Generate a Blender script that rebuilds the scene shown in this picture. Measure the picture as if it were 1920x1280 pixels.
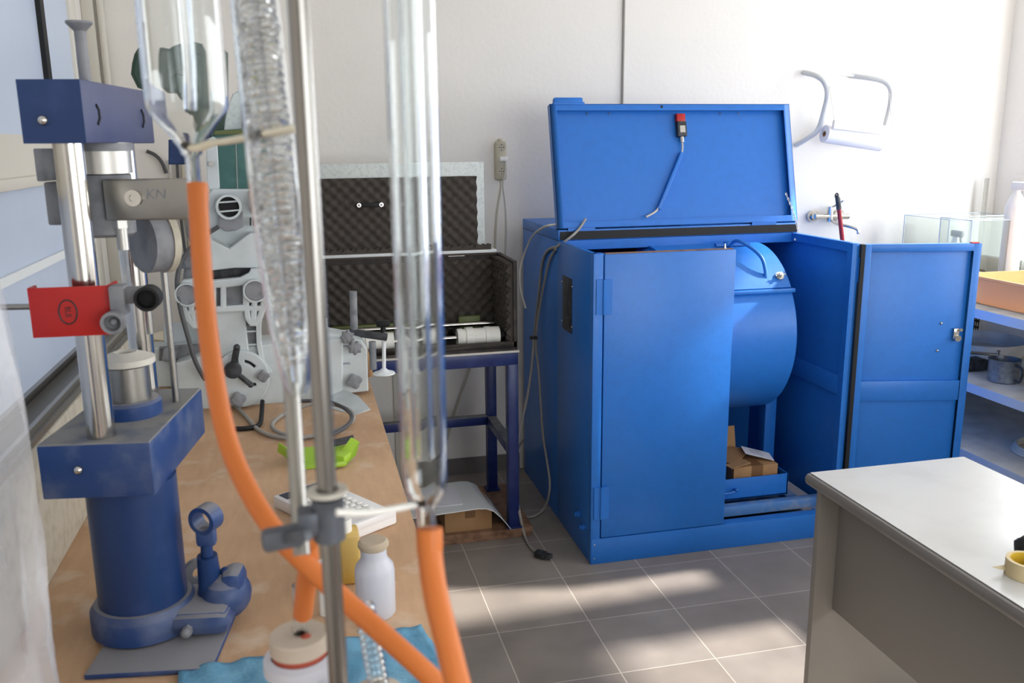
import bpy, bmesh, math, random
from mathutils import Vector, Matrix, noise
random.seed(7)
PI = math.pi
for o in list(bpy.data.objects): bpy.data.objects.remove(o)
S = bpy.context.scene; C = S.collection
# ------------------------------------------------------------------ camera
FPX, PITCH, YAW, ROLL, EYE = 1655.9, .220626, .232978, -.0095189, 1.661
FW = Vector((math.sin(YAW)*math.cos(PITCH), math.cos(YAW)*math.cos(PITCH), -math.sin(PITCH)))
R0 = Vector((math.cos(YAW), -math.sin(YAW), 0)); U0 = R0.cross(FW)
RT = R0*math.cos(ROLL) + U0*math.sin(ROLL); UP = -R0*math.sin(ROLL) + U0*math.cos(ROLL)
CP = Vector((0, 0, EYE))
cam = bpy.data.cameras.new('camera'); co = bpy.data.objects.new('camera', cam); C.objects.link(co)
co.matrix_world = Matrix(((RT.x, UP.x, -FW.x, CP.x), (RT.y, UP.y, -FW.y, CP.y), (RT.z, UP.z, -FW.z, CP.z), (0, 0, 0, 1)))
cam.sensor_width = 36; cam.lens = FPX/1920*36; cam.clip_start = .05
cam.dof.use_dof = True; cam.dof.focus_distance = 3.4; cam.dof.aperture_fstop = 9
S.camera = co
# ------------------------------------------------------------------ light and exposure
w = bpy.data.worlds.new('daylight'); S.world = w; w.use_nodes = True
bg = w.node_tree.nodes['Background']; bg.inputs[0].default_value = (.93, .97, 1, 1); bg.inputs[1].default_value = 6.0
sun = bpy.data.lights.new('sun', 'SUN'); so = bpy.data.objects.new('sun', sun); C.objects.link(so)
sun.energy = 10; sun.angle = math.radians(2.2); sun.color = (1, .95, .87)
so.rotation_euler = Vector((-1, -.03, -.73)).to_track_quat('-Z', 'Y').to_euler(); so.location = (6, 2.8, 4)
def portal(name, loc, d, sx, sy):
    l = bpy.data.lights.new(name, 'AREA'); l.shape = 'RECTANGLE'; l.size = sx; l.size_y = sy; l.cycles.is_portal = True
    o = bpy.data.objects.new(name, l); C.objects.link(o); o.location = loc
    o.rotation_euler = Vector(d).to_track_quat('-Z', 'Z').to_euler()
portal('portal_right', (3.86, 1.16, 1.92), (-1, 0, 0), 2.8, 1.64)
portal('portal_corner', (3.86, 3.43, 1.83), (-1, 0, 0), 1.42, 1.84)
portal('portal_front', (2.0, -2.06, 1.7), (0, 1, 0), 2.9, 1.5)
S.view_settings.view_transform = 'Standard'; S.view_settings.look = 'None'; S.view_settings.gamma = 1
S.view_settings.use_curve_mapping = False; S.view_settings.exposure = 0.24
cy = S.cycles; cy.max_bounces = 12; cy.diffuse_bounces = 6; cy.transmission_bounces = 12; cy.transparent_max_bounces = 24
cy.caustics_refractive = False; cy.caustics_reflective = False; cy.use_denoising = True; cy.sample_clamp_indirect = 6
# ------------------------------------------------------------------ helpers
def at(x, y, **k):
    d = FW + RT*((x-960)/FPX) - UP*((y-640)/FPX)
    (a, v), = k.items()
    if a == 'D': return CP + d*v
    i = 'XYZ'.index(a); return CP + d*((v-CP[i])/d[i])
def lin(h):
    c = [int(h[i:i+2], 16)/255 for i in (0, 2, 4)]
    return tuple(x/12.92 if x <= .04045 else ((x+.055)/1.055)**2.4 for x in c) + (1,)
def mat(name, h, rough=.5, metal=0, var=0, vs=8, bump=0, bs=60, trans=0, alpha=1, spec=.5, ior=1.45, h2=None, coat=0, lo=.45, hi=.7):
    m = bpy.data.materials.new(name); m.use_nodes = True; nt = m.node_tree; p = nt.nodes['Principled BSDF']
    p.inputs['Base Color'].default_value = lin(h); p.inputs['Roughness'].default_value = rough; p.inputs['Metallic'].default_value = metal
    p.inputs['Transmission Weight'].default_value = trans; p.inputs['Alpha'].default_value = alpha
    p.inputs['Specular IOR Level'].default_value = spec; p.inputs['IOR'].default_value = ior; p.inputs['Coat Weight'].default_value = coat
    tc = nt.nodes.new('ShaderNodeTexCoord')
    if var or h2:
        n = nt.nodes.new('ShaderNodeTexNoise'); n.inputs['Scale'].default_value = vs; n.inputs['Detail'].default_value = 6
        nt.links.new(tc.outputs['Object'], n.inputs['Vector'])
        r = nt.nodes.new('ShaderNodeValToRGB'); a = lin(h); b = lin(h2) if h2 else tuple(min(1, x*(1-var)) for x in a[:3]) + (1,)
        r.color_ramp.elements[0].position = lo; r.color_ramp.elements[1].position = hi
        r.color_ramp.elements[0].color = a; r.color_ramp.elements[1].color = b
        nt.links.new(n.outputs[0], r.inputs[0]); nt.links.new(r.outputs[0], p.inputs['Base Color'])
    if bump:
        n = nt.nodes.new('ShaderNodeTexNoise'); n.inputs['Scale'].default_value = bs; n.inputs['Detail'].default_value = 4
        nt.links.new(tc.outputs['Object'], n.inputs['Vector'])
        b = nt.nodes.new('ShaderNodeBump'); b.inputs['Strength'].default_value = bump; b.inputs['Distance'].default_value = .004
        nt.links.new(n.outputs[0], b.inputs['Height']); nt.links.new(b.outputs[0], p.inputs['Normal'])
    return m
M = {}
M['wall'] = mat('wall_paint', 'e6e2dc', .75, bump=.25, bs=40, var=.03, vs=3)
M['ceil'] = mat('ceiling_paint', 'eeebe6', .9)
M['blue'] = mat('blue_enamel', '2470c8', .35, bump=.12, bs=260, var=.06, vs=30)
M['blue_scuff'] = mat('scuffed_blue_enamel', '4f80bd', .5, h2='8d9bb0', vs=14)
M['navy'] = mat('navy_paint', '1c3766', .35, h2='34497a', vs=20, lo=.55, hi=.85)
M['navy_dust'] = mat('dusty_navy_paint', '1f3d72', .45, h2='626c85', vs=14, lo=.46, hi=.8)
def settle(m):          # stone dust that has settled on upward faces
    nt = m.node_tree; p = nt.nodes['Principled BSDF']; old = p.inputs['Base Color'].links[0].from_socket
    g = nt.nodes.new('ShaderNodeNewGeometry'); sx = nt.nodes.new('ShaderNodeSeparateXYZ'); nt.links.new(g.outputs['True Normal'], sx.inputs[0])
    r = nt.nodes.new('ShaderNodeMapRange'); r.inputs[1].default_value = .5; r.inputs[2].default_value = .95; r.inputs[4].default_value = .85; nt.links.new(sx.outputs['Z'], r.inputs[0])
    mx = nt.nodes.new('ShaderNodeMix'); mx.data_type = 'RGBA'; nt.links.new(r.outputs[0], mx.inputs[0]); nt.links.new(old, mx.inputs[6]); mx.inputs[7].default_value = lin('8d8a8a')
    nt.links.new(mx.outputs[2], p.inputs['Base Color'])
settle(M['navy_dust'])
M['dust'] = mat('dust_on_steel', '8b8a88', .9, h2='64697c', vs=14)
M['navy_top'] = mat('greyish_navy', '3c4264', .42, h2='4c5274', vs=4)  # lighter, greyer navy for the press top block
M['chrome'] = mat('polished_steel', 'c9c5bf', .16, 1)
M['steel'] = mat('brushed_steel', '9c9993', .34, 1, bump=.05, bs=120)
M['satin'] = mat('satin_steel', 'b9b6b0', .4, .85)
M['dark'] = mat('dark_plastic', '26272a', .45, h2='4b4d52', vs=30)
M['black'] = mat('black_rubber', '0e0e10', .6)
M['foam'] = mat('acoustic_foam', '48423d', .95)
M['white_p'] = mat('white_plastic', 'eceae4', .4)
M['nylon'] = mat('white_nylon', 'e9e7e0', .35)
M['white_m'] = mat('white_painted_metal', 'dcdfe0', .45)
M['galv'] = mat('galvanised_board', 'd2d8d6', .5, h2='bcc4c3', vs=70)
M['wood'] = mat('plywood', 'c6a17e', .6, h2='ad8967', vs=3, bump=.2, bs=30, lo=.35, hi=.75)
def grain(m):
    nt = m.node_tree; p = nt.nodes['Principled BSDF']; old = p.inputs['Base Color'].links[0].from_socket
    tc = nt.nodes.new('ShaderNodeTexCoord'); mp = nt.nodes.new('ShaderNodeMapping'); mp.inputs['Scale'].default_value = (60, 12, 1); nt.links.new(tc.outputs['Object'], mp.inputs[0])
    n = nt.nodes.new('ShaderNodeTexNoise'); n.inputs['Scale'].default_value = 1; n.inputs['Detail'].default_value = 5; nt.links.new(mp.outputs[0], n.inputs['Vector'])
    n2 = nt.nodes.new('ShaderNodeTexNoise'); n2.inputs['Scale'].default_value = 11; n2.inputs['Detail'].default_value = 8; nt.links.new(tc.outputs['Object'], n2.inputs['Vector'])
    a = nt.nodes.new('ShaderNodeMapRange'); a.inputs[1].default_value = .3; a.inputs[2].default_value = .7; a.inputs[3].default_value = .93; a.inputs[4].default_value = 1.05; nt.links.new(n.outputs[0], a.inputs[0])
    v = nt.nodes.new('ShaderNodeVectorMath'); v.operation = 'SCALE'; nt.links.new(old, v.inputs[0]); nt.links.new(a.outputs[0], v.inputs['Scale'])
    r = nt.nodes.new('ShaderNodeMapRange'); r.inputs[1].default_value = .55; r.inputs[2].default_value = .72; r.inputs[4].default_value = .5; nt.links.new(n2.outputs[0], r.inputs[0])
    mx = nt.nodes.new('ShaderNodeMix'); mx.data_type = 'RGBA'; nt.links.new(r.outputs[0], mx.inputs[0]); nt.links.new(v.outputs[0], mx.inputs[6]); mx.inputs[7].default_value = lin('d9cbb9')
    nt.links.new(mx.outputs[2], p.inputs['Base Color'])
grain(M['wood'])
M['rod_steel'] = mat('dull_polished_steel', '8d8984', .24, 1)
M['boss'] = mat('grey_cast_clamp', '5c6068', .5, .3)
M['arm'] = mat('worn_white_tube', 'cccecf', .5)
M['case'] = mat('case_dark_board', '35302d', .7, h2='4a423c', vs=20)
M['navy_t'] = mat('navy_tube_paint', '15265f', .35, h2='22346b', vs=16)
M['ply'] = mat('plywood_edge', '8d6c55', .8, h2='6b4d3a', vs=22)
M['card'] = mat('cardboard', 'a5805a', .85, h2='997451', vs=10)
M['tape'] = mat('parcel_tape', '7c5a3c', .3)
M['paper'] = mat('paper', 'e2e2ea', .8)
M['saw'] = mat('light_grey_plastic', 'c6cccd', .5, h2='b4baba', vs=9)
M['saw2'] = mat('dusty_grey_metal', '85868a', .55, h2='696a70', vs=28)
M['green'] = mat('green_plastic', '35605c', .42, h2='446d68', vs=18)
M['green_d'] = mat('dark_green_plastic', '33493f', .45)
M['lime'] = mat('lime_plastic', '9dc23a', .4)
M['red'] = mat('red_paint', 'b2201c', .38)
M['orange'] = mat('orange_rubber', 'cb7030', .5)
M['cable'] = mat('grey_cable', '96928c', .5)
M['cable_w'] = mat('pale_cable', 'c2beb6', .5)
M['cable_b'] = mat('dark_cable', '4c4c4e', .5)
M['desk'] = mat('desk_laminate', 'c9c8c5', .28, h2='bfbdb9', vs=5)
M['desk_e'] = mat('desk_edge', '7d7976', .35)
M['desk_p'] = mat('desk_panel', '8f8a84', .55, bump=.05, bs=300)
M['shelf'] = mat('shelf_enamel', 'bccae0', .5)
M['shelf_top'] = mat('dusty_shelf', 'd2cec6', .7, h2='b9b5ae', vs=8)
M['tray_o'] = mat('orange_tub_plastic', 'fbc48a', .3, trans=.35, ior=1.3)
M['cloth'] = mat('blue_cloth', '5c93b2', .9, bump=.4, bs=160, h2='79aac4', vs=12)
M['grout'] = mat('beige', 'b6a690', .8)
M['baseb'] = mat('skirting_tile', '6f6b69', .5, var=.2)
M['beige'] = mat('beige_frame', 'cdc8bd', .5)
M['granite'] = mat('mottled_worktop', 'b9b2a2', .5, h2='a39b8a', vs=35)
M['pane'] = mat('lit_pane_blue', 'bcc7d9', .35, h2='b2bed3', vs=3)  # opaque blue-grey; the brightness seen in the glass is put into its colour
M['cream'] = mat('cream_plastic', 'e6e0c9', .4)
M['strip'] = mat('socket_plastic', 'b8b19d', .4)
M['yellow'] = mat('yellow_jar_plastic', 'd3b468', .35, h2='c9a14a', vs=12)
M['milky'] = mat('milky_plastic', 'dfe0ea', .3, trans=.25, ior=1.3)
M['cork'] = mat('rubber_stopper', 'b9ab9b', .8)
M['stop_r'] = mat('red_rubber', 'a64b38', .6)
M['calc'] = mat('device_white', 'e9e7e6', .4)
M['mug'] = mat('galvanised_steel', '9aa0a8', .35, .9, h2='7d8590', vs=60)
M['tape_y'] = mat('masking_tape', 'cdbb92', .6)
M['tape_in'] = mat('tape_core', 'c9a72e', .5)
M['ink'] = mat('ink', '3a3c46', .7)
M['ink_b'] = mat('blue_ink', '4a5a80', .7)
M['olive'] = mat('olive_paint', '5c6437', .5)
M['rubr'] = mat('broom_red', '9c1f2a', .4)
M['bucket'] = mat('bucket_plastic', 'd9d1ba', .5)
def glassmat(name, h='ffffff', rough=0, ior=1.45):
    m = bpy.data.materials.new(name); m.use_nodes = True; p = m.node_tree.nodes['Principled BSDF']
    p.inputs['Base Color'].default_value = lin(h); p.inputs['Roughness'].default_value = rough; p.inputs['IOR'].default_value = ior
    p.inputs['Transmission Weight'].default_value = 1; return m
M['glass'] = glassmat('clear_glass', 'fbfdfd', 0, 1.42)
M['glassb'] = glassmat('bubbled_glass', 'ffffff', .15, 1.4)
def thin_glass():
    m = bpy.data.materials.new('thin_pane_glass'); m.use_nodes = True; nt = m.node_tree; out = nt.nodes['Material Output']
    t = nt.nodes.new('ShaderNodeBsdfTransparent'); t.inputs[0].default_value = (.97, .985, .98, 1); g = nt.nodes.new('ShaderNodeBsdfGlossy'); g.inputs['Roughness'].default_value = .02
    f = nt.nodes.new('ShaderNodeFresnel'); f.inputs[0].default_value = 1.25; mx = nt.nodes.new('ShaderNodeMixShader')
    nt.links.new(f.outputs[0], mx.inputs[0]); nt.links.new(t.outputs[0], mx.inputs[1]); nt.links.new(g.outputs[0], mx.inputs[2]); nt.links.new(mx.outputs[0], out.inputs[0]); return m
M['tank'] = thin_glass()
def film():
    m = bpy.data.materials.new('clear_film'); m.use_nodes = True; nt = m.node_tree; p = nt.nodes['Principled BSDF']
    p.inputs['Base Color'].default_value = lin('e4e5ea'); p.inputs['Roughness'].default_value = .22; out = nt.nodes['Material Output']
    t = nt.nodes.new('ShaderNodeBsdfTransparent'); mx = nt.nodes.new('ShaderNodeMixShader')
    n = nt.nodes.new('ShaderNodeTexNoise'); n.inputs['Scale'].default_value = 9; tc = nt.nodes.new('ShaderNodeTexCoord'); mp = nt.nodes.new('ShaderNodeMapping')
    mp.inputs['Scale'].default_value = (1, 1, .35); nt.links.new(tc.outputs['Object'], mp.inputs[0]); nt.links.new(mp.outputs[0], n.inputs['Vector'])
    r = nt.nodes.new('ShaderNodeMapRange'); r.inputs[1].default_value = .3; r.inputs[2].default_value = .7; r.inputs[3].default_value = .1; r.inputs[4].default_value = .5
    nt.links.new(n.outputs[0], r.inputs[0]); nt.links.new(r.outputs[0], mx.inputs[0]); nt.links.new(t.outputs[0], mx.inputs[1]); nt.links.new(p.outputs[0], mx.inputs[2])
    nt.links.new(mx.outputs[0], out.inputs[0]); return m
M['film'] = film()
def floor_mat():
    m = bpy.data.materials.new('grey_floor_tiles'); m.use_nodes = True; nt = m.node_tree; p = nt.nodes['Principled BSDF']; L = nt.links
    tc = nt.nodes.new('ShaderNodeTexCoord'); mp = nt.nodes.new('ShaderNodeMapping')
    # grout crossings fall on x = .5855 + .33 i, y = 3.376 - .33 j
    mp.inputs['Location'].default_value = (-.5855+3.3, -3.376+6.6, 0); L.new(tc.outputs['Object'], mp.inputs[0])
    b = nt.nodes.new('ShaderNodeTexBrick'); b.offset = 0; b.inputs['Scale'].default_value = 1; b.inputs['Brick Width'].default_value = .33; b.inputs['Row Height'].default_value = .33
    b.inputs['Mortar Size'].default_value = .0022; b.inputs['Mortar Smooth'].default_value = .1; b.inputs['Bias'].default_value = 0
    b.inputs['Color1'].default_value = lin('867d76'); b.inputs['Color2'].default_value = lin('8e8680'); b.inputs['Mortar'].default_value = lin('b8aea4')
    L.new(mp.outputs[0], b.inputs['Vector'])
    n = nt.nodes.new('ShaderNodeTexNoise'); n.inputs['Scale'].default_value = 5; n.inputs['Detail'].default_value = 8; L.new(tc.outputs['Object'], n.inputs['Vector'])
    r = nt.nodes.new('ShaderNodeMapRange'); r.inputs[1].default_value = .3; r.inputs[2].default_value = .7; r.inputs[3].default_value = .84; r.inputs[4].default_value = 1.12; L.new(n.outputs[0], r.inputs[0])
    mm = nt.nodes.new('ShaderNodeVectorMath'); mm.operation = 'SCALE'; L.new(b.outputs['Color'], mm.inputs[0]); L.new(r.outputs[0], mm.inputs['Scale'])
    L.new(mm.outputs[0], p.inputs['Base Color']); p.inputs['Roughness'].default_value = .5
    bp = nt.nodes.new('ShaderNodeBump'); bp.inputs['Distance'].default_value = .002; bp.inputs['Strength'].default_value = .5; bp.invert = True
    L.new(b.outputs['Fac'], bp.inputs['Height']); L.new(bp.outputs[0], p.inputs['Normal'])
    return m
M['floor'] = floor_mat()

LOC = {}
def meta(o, label=None, cat=None, group=None, kind=None):
    if label: o['label'] = label
    if cat: o['category'] = cat
    if group: o['group'] = group
    if kind: o['kind'] = kind
def thing(name, label, cat, loc=(0, 0, 0), group=None):
    o = bpy.data.objects.new(name, None); C.objects.link(o); o.location = loc; o.empty_display_size = .05
    meta(o, label, cat, group); LOC[o.name] = Vector(loc); return o
class MB:
    def __init__(s, T=None): s.bm = bmesh.new(); s.T = T or Matrix(); s.mi = 0
    def _t(s, p): return s.T @ Vector(p)
    def faces(s, vs, fs):
        v = [s.bm.verts.new(s._t(p)) for p in vs]
        for f in fs:
            try: ff = s.bm.faces.new([v[i] for i in f]); ff.material_index = s.mi
            except ValueError: pass
        return v
    def box(s, x0, y0, z0, x1, y1, z1, R=None, bev=0):
        vs = [(x0, y0, z0), (x1, y0, z0), (x1, y1, z0), (x0, y1, z0), (x0, y0, z1), (x1, y0, z1), (x1, y1, z1), (x0, y1, z1)]
        if R is not None:
            c = Vector(((x0+x1)/2, (y0+y1)/2, (z0+z1)/2)); vs = [c + R @ (Vector(p)-c) for p in vs]
        v = s.faces(vs, [(3, 2, 1, 0), (4, 5, 6, 7), (0, 1, 5, 4), (1, 2, 6, 5), (2, 3, 7, 6), (3, 0, 4, 7)])
        if bev:
            ed = {e for q in v for e in q.link_edges}
            bmesh.ops.bevel(s.bm, geom=list(ed), offset=bev, segments=2, affect='EDGES', profile=.5, clamp_overlap=True)
        return s
    def bar(s, a, b, w, h, bev=0):
        a, b = Vector(a), Vector(b); d = b-a; z = d.normalized(); up = Vector((0, 0, 1)) if abs(z.z) < .95 else Vector((0, 1, 0))
        x = z.cross(up).normalized(); y = x.cross(z)
        vs = [p + x*sx*w/2 + y*sy*h/2 for p in (a, b) for sx, sy in ((-1, -1), (1, -1), (1, 1), (-1, 1))]
        v = s.faces(vs, [(0, 1, 2, 3), (7, 6, 5, 4), (0, 4, 5, 1), (1, 5, 6, 2), (2, 6, 7, 3), (3, 7, 4, 0)])
        if bev: bmesh.ops.bevel(s.bm, geom=list({e for q in v for e in q.link_edges}), offset=bev, segments=2, affect='EDGES', profile=.5)
        return s
    def lathe(s, prof, o=(0, 0, 0), ax=(0, 0, 1), n=32, closed=False):
        o = Vector(o); z = Vector(ax).normalized(); t = Vector((1, 0, 0)) if abs(z.x) < .9 else Vector((0, 1, 0))
        x = z.cross(t).normalized(); y = z.cross(x); vs = []; fs = []; k = len(prof)
        for r, h in prof:
            for i in range(n): a = 2*PI*i/n; vs.append(o + z*h + (x*math.cos(a)+y*math.sin(a))*max(r, 1e-5))
        for j in range(k if closed else k-1):
            j2 = (j+1) % k
            for i in range(n): fs.append((j*n+i, j*n+(i+1) % n, j2*n+(i+1) % n, j2*n+i))
        if not closed:
            if prof[0][0] > 1e-4: fs.append(tuple(range(n))[::-1])
            if prof[-1][0] > 1e-4: fs.append(tuple((k-1)*n+i for i in range(n)))
        s.faces(vs, fs); return s
    def cyl(s, a, b, r, r2=None, n=24):
        a, b = Vector(a), Vector(b); L = (b-a).length; return s.lathe([(r, 0), (r if r2 is None else r2, L)], a, b-a, n)
    def tube(s, pts, r, n=10, smooth=0, closed=False):
        P = [Vector(p) for p in pts]
        for _ in range(smooth):
            Q = [P[0]] if not closed else []
            rng = range(len(P)-1) if not closed else range(len(P))
            for i in rng:
                a, b = P[i], P[(i+1) % len(P)]; Q += [a*.75+b*.25, a*.25+b*.75]
            if not closed: Q.append(P[-1])
            P = Q
        k = len(P); vs = []; fs = []; pn = None
        for i in range(k):
            if closed: t = P[(i+1) % k]-P[i-1]
            else: t = P[min(i+1, k-1)]-P[max(i-1, 0)]
            t.normalize()
            if pn is None:
                q = Vector((0, 0, 1)) if abs(t.z) < .9 else Vector((1, 0, 0)); pn = t.cross(q).normalized()
            else: pn = (pn - t*pn.dot(t)).normalized()
            bn = t.cross(pn); rr = r[i*len(r)//k] if isinstance(r, (list, tuple)) else r
            for j in range(n): a = 2*PI*j/n; vs.append(P[i]+(pn*math.cos(a)+bn*math.sin(a))*rr)
        for i in range(k if closed else k-1):
            i2 = (i+1) % k
            for j in range(n): fs.append((i*n+j, i*n+(j+1) % n, i2*n+(j+1) % n, i2*n+j))
        if not closed: fs.append(tuple(range(n))[::-1]); fs.append(tuple((k-1)*n+j for j in range(n)))
        s.faces(vs, fs); return s
    def ball(s, c, r, sc=(1, 1, 1), n=14):
        vs = []; fs = []; m = n//2
        for j in range(m+1):
            for i in range(n):
                a = 2*PI*i/n; b = PI*j/m; vs.append(Vector(c)+Vector((r*sc[0]*math.sin(b)*math.cos(a), r*sc[1]*math.sin(b)*math.sin(a), r*sc[2]*math.cos(b))))
        for j in range(m):
            for i in range(n): fs.append((j*n+i, j*n+(i+1) % n, (j+1)*n+(i+1) % n, (j+1)*n+i))
        s.faces(vs, fs); return s
    def done(s, name, m, parent=None, sharp=38, weld=True):
        bm = s.bm
        if weld: bmesh.ops.remove_doubles(bm, verts=bm.verts, dist=2e-5)
        bmesh.ops.recalc_face_normals(bm, faces=bm.faces)
        th = math.radians(sharp)
        for f in bm.faces: f.smooth = True
        for e in bm.edges:
            if len(e.link_faces) == 2:
                try: e.smooth = e.calc_face_angle() < th
                except ValueError: pass
        me = bpy.data.meshes.new(name); bm.to_mesh(me); bm.free()
        return link(name, me, m, parent)
def link(name, me, m, parent=None):
    for k in (m if isinstance(m, (list, tuple)) else [m]): me.materials.append(M[k] if isinstance(k, str) else k)
    if parent is None:      # a top-level mesh: put its origin at its base
        xs = [v.co for v in me.vertices]; lo = Vector((min(v[i] for v in xs) for i in range(3))); hi = Vector((max(v[i] for v in xs) for i in range(3)))
        b = Vector(((lo.x+hi.x)/2, (lo.y+hi.y)/2, lo.z)); me.transform(Matrix.Translation(-b))
        o = bpy.data.objects.new(name, me); o.location = b; LOC[o.name] = b
    else:
        b = LOC[parent.name]; me.transform(Matrix.Translation(-b))
        o = bpy.data.objects.new(name, me); o.parent = parent; LOC[o.name] = b
    C.objects.link(o); return o
def plate(name, m, parent, pts, Y, th, bev=.0, holes=(), px=True, res=8, T=None):
    """outline (photo pixels or X,Z metres) at its own distance Y, extruded th metres backwards"""
    cu = bpy.data.curves.new('t', 'CURVE'); cu.dimensions = '2D'; cu.fill_mode = 'BOTH'; cu.extrude = th/2-bev; cu.bevel_depth = bev; cu.bevel_resolution = 1
    for loop in [pts] + list(holes):
        q = [(lambda v: (v.x, v.z))(at(a, b, Y=Y)) if px else (a, b) for a, b in loop]
        sp = cu.splines.new('POLY'); sp.points.add(len(q)-1); sp.use_cyclic_u = True
        for i, (a, b) in enumerate(q): sp.points[i].co = (a, b, 0, 1)
    o = bpy.data.objects.new('t', cu); C.objects.link(o); dg = bpy.context.evaluated_depsgraph_get(); dg.update()
    me = bpy.data.meshes.new_from_object(o.evaluated_get(dg)); bpy.data.objects.remove(o); bpy.data.curves.remove(cu)
    me.transform(Matrix(((1, 0, 0, 0), (0, 0, -1, Y+th/2), (0, 1, 0, 0), (0, 0, 0, 1))))
    me.materials.clear(); me.name = name
    for p in me.polygons: p.use_smooth = False
    return link(name, me, m, parent)
def circ(x, y, r, n=28, a0=0, a1=2*PI, ry=None):
    return [(x+r*math.cos(a0+(a1-a0)*i/n), y+(ry or r)*math.sin(a0+(a1-a0)*i/n)) for i in range(n if a1-a0 > 6.2 else n+1)]
def text(s, name, m, parent, size, T):
    cu = bpy.data.curves.new('t', 'FONT'); cu.body = s; cu.size = size; cu.extrude = size*.01; cu.align_x = 'CENTER'; cu.align_y = 'CENTER'
    o = bpy.data.objects.new('t', cu); C.objects.link(o); dg = bpy.context.evaluated_depsgraph_get(); dg.update()
    me = bpy.data.meshes.new_from_object(o.evaluated_get(dg)); bpy.data.objects.remove(o); bpy.data.curves.remove(cu)
    me.transform(T); me.materials.clear(); me.name = name; return link(name, me, m, parent)
def face_T(o, x, y):        # text frame: origin, x axis, y axis
    x = Vector(x).normalized(); y = Vector(y).normalized(); z = x.cross(y); o = Vector(o)
    return Matrix(((x.x, y.x, z.x, o.x), (x.y, y.y, z.y, o.y), (x.z, y.z, z.z, o.z), (0, 0, 0, 1)))
def foam(name, parent, o, u, v, nrm, W, Hh, pitch=.034, amp=.012, back=.006, kx=5, skew=0):
    o, u, v, nrm = (Vector(t) for t in (o, u, v, nrm)); mb = MB(); nx = int(W/pitch*kx); ny = int(Hh/pitch*kx); vs = []; fs = []
    for j in range(ny+1):
        for i in range(nx+1):
            a = W*i/nx; b = Hh*j/ny; edge = 0 if (i in (0, nx) or j in (0, ny)) else 1
            h = (.5+.5*math.cos(2*PI*a/(pitch*1.5))*math.cos(2*PI*b/(pitch*1.5)))*amp*1.3
            wob = .004*noise.noise(Vector((a*6, b*6, 1)))
            vs.append(o+u*(a+(wob if edge == 0 else 0))+v*(b+(wob if j in (0, ny) else 0))+nrm*(back+(h+wob)))
    n0 = len(vs)
    for j in range(ny):
        for i in range(nx): q = j*(nx+1)+i; fs.append((q, q+1, q+nx+2, q+nx+1))
    vs += [o, o+u*W, o+u*W+v*Hh, o+v*Hh]
    e = [[i for i in range(nx+1)], [ny*(nx+1)+i for i in range(nx+1)][::-1], [j*(nx+1) for j in range(ny+1)][::-1], [j*(nx+1)+nx for j in range(ny+1)]]
    fs += [tuple(e[0]+[n0+1, n0]), tuple(e[1]+[n0+3, n0+2]), tuple(e[2]+[n0, n0+3]), tuple(e[3]+[n0+2, n0+1]), (n0, n0+1, n0+2, n0+3)]
    mb.faces(vs, fs); return mb.done(name, 'foam', parent, sharp=70, weld=False)
def struct(mb, name, m, parent=None):
    o = mb.done(name, m, parent)
    if parent is None: o['kind'] = 'structure'
    return o
def copy_tree(o, loc, **k):
    c = o.copy(); C.objects.link(c); c.location = loc
    for ch in o.children:
        d = ch.copy(); C.objects.link(d); d.parent = c
    meta(c, **k); return c
# ------------------------------------------------------------------ room
XL, XR, YB, YF, ZC = -.84, 3.8, 4.25, -2.0, 2.9
struct(MB().box(XL-.1, YF-.1, -.1, XR+.1, YB+.1, 0), 'floor', 'floor').location
bpy.data.objects['floor'].data.transform(Matrix.Translation(bpy.data.objects['floor'].location)); bpy.data.objects['floor'].location = (0, 0, 0)
struct(MB().box(XL-.1, YF-.1, ZC, XR+.1, YB+.1, ZC+.1), 'ceiling', 'ceil')
struct(MB().box(XL-.1, YB, 0, XR+.1, YB+.1, ZC), 'wall_back', 'wall')
struct(MB().box(XL-.1, YF, 0, XL, YB, ZC), 'wall_left', 'wall')
b = MB()        # right wall: unseen openings and pier, shaped for sun bands and bright corner
z0, z1 = 1.12, 2.72
b.box(XR, -.2, 2.2, XR+.1, 2.62, z1).box(XR, YF, 0, XR+.1, YB, .95).box(XR, YF, .95, XR+.1, 2.90, z0).box(XR, 4.0, .95, XR+.1, YB, z0).box(XR, YF, z1, XR+.1, YB, ZC).box(XR, YF, z0, XR+.1, -.2, z1).box(XR, 2.62, z0, XR+.1, 2.90, z1).box(XR, 4.0, z0, XR+.1, YB, z1)
struct(b, 'wall_right', 'wall')
b = MB(); b.box(XL, YF-.1, 0, XR, YF, .95).box(XL, YF-.1, 2.45, XR, YF, ZC).box(XL, YF-.1, .95, .6, YF, 2.45).box(3.4, YF-.1, .95, XR, YF, 2.45)  # unseen opening behind the camera, added as fill for the machine front
struct(b, 'wall_front', 'wall')
def win(n, a, b_, axis):
    f = MB(); t = .05
    if axis == 'x':
        y0, y1 = a; zz0, zz1 = b_
        f.box(XR+.02, y0, zz0, XR+.08, y1, zz0+t).box(XR+.02, y0, zz1-t, XR+.08, y1, zz1).box(XR+.02, y0, zz0+t, XR+.08, y0+t*.4, zz1-t).box(XR+.02, y1-t*.4, zz0+t, XR+.08, y1, zz1-t)
    else:
        x0, x1 = a; zz0, zz1 = b_
        f.box(x0, YF-.08, zz0, x1, YF-.02, zz0+t).box(x0, YF-.08, zz1-t, x1, YF-.02, zz1).box(x0, YF-.08, zz0+t, x0+t, YF-.02, zz1-t).box(x1-t, YF-.08, zz0+t, x1, YF-.02, zz1-t).box((x0+x1)/2-.03, YF-.08, zz0+t, (x0+x1)/2+.03, YF-.02, zz1-t)
    struct(f, n, 'white_m')
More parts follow.
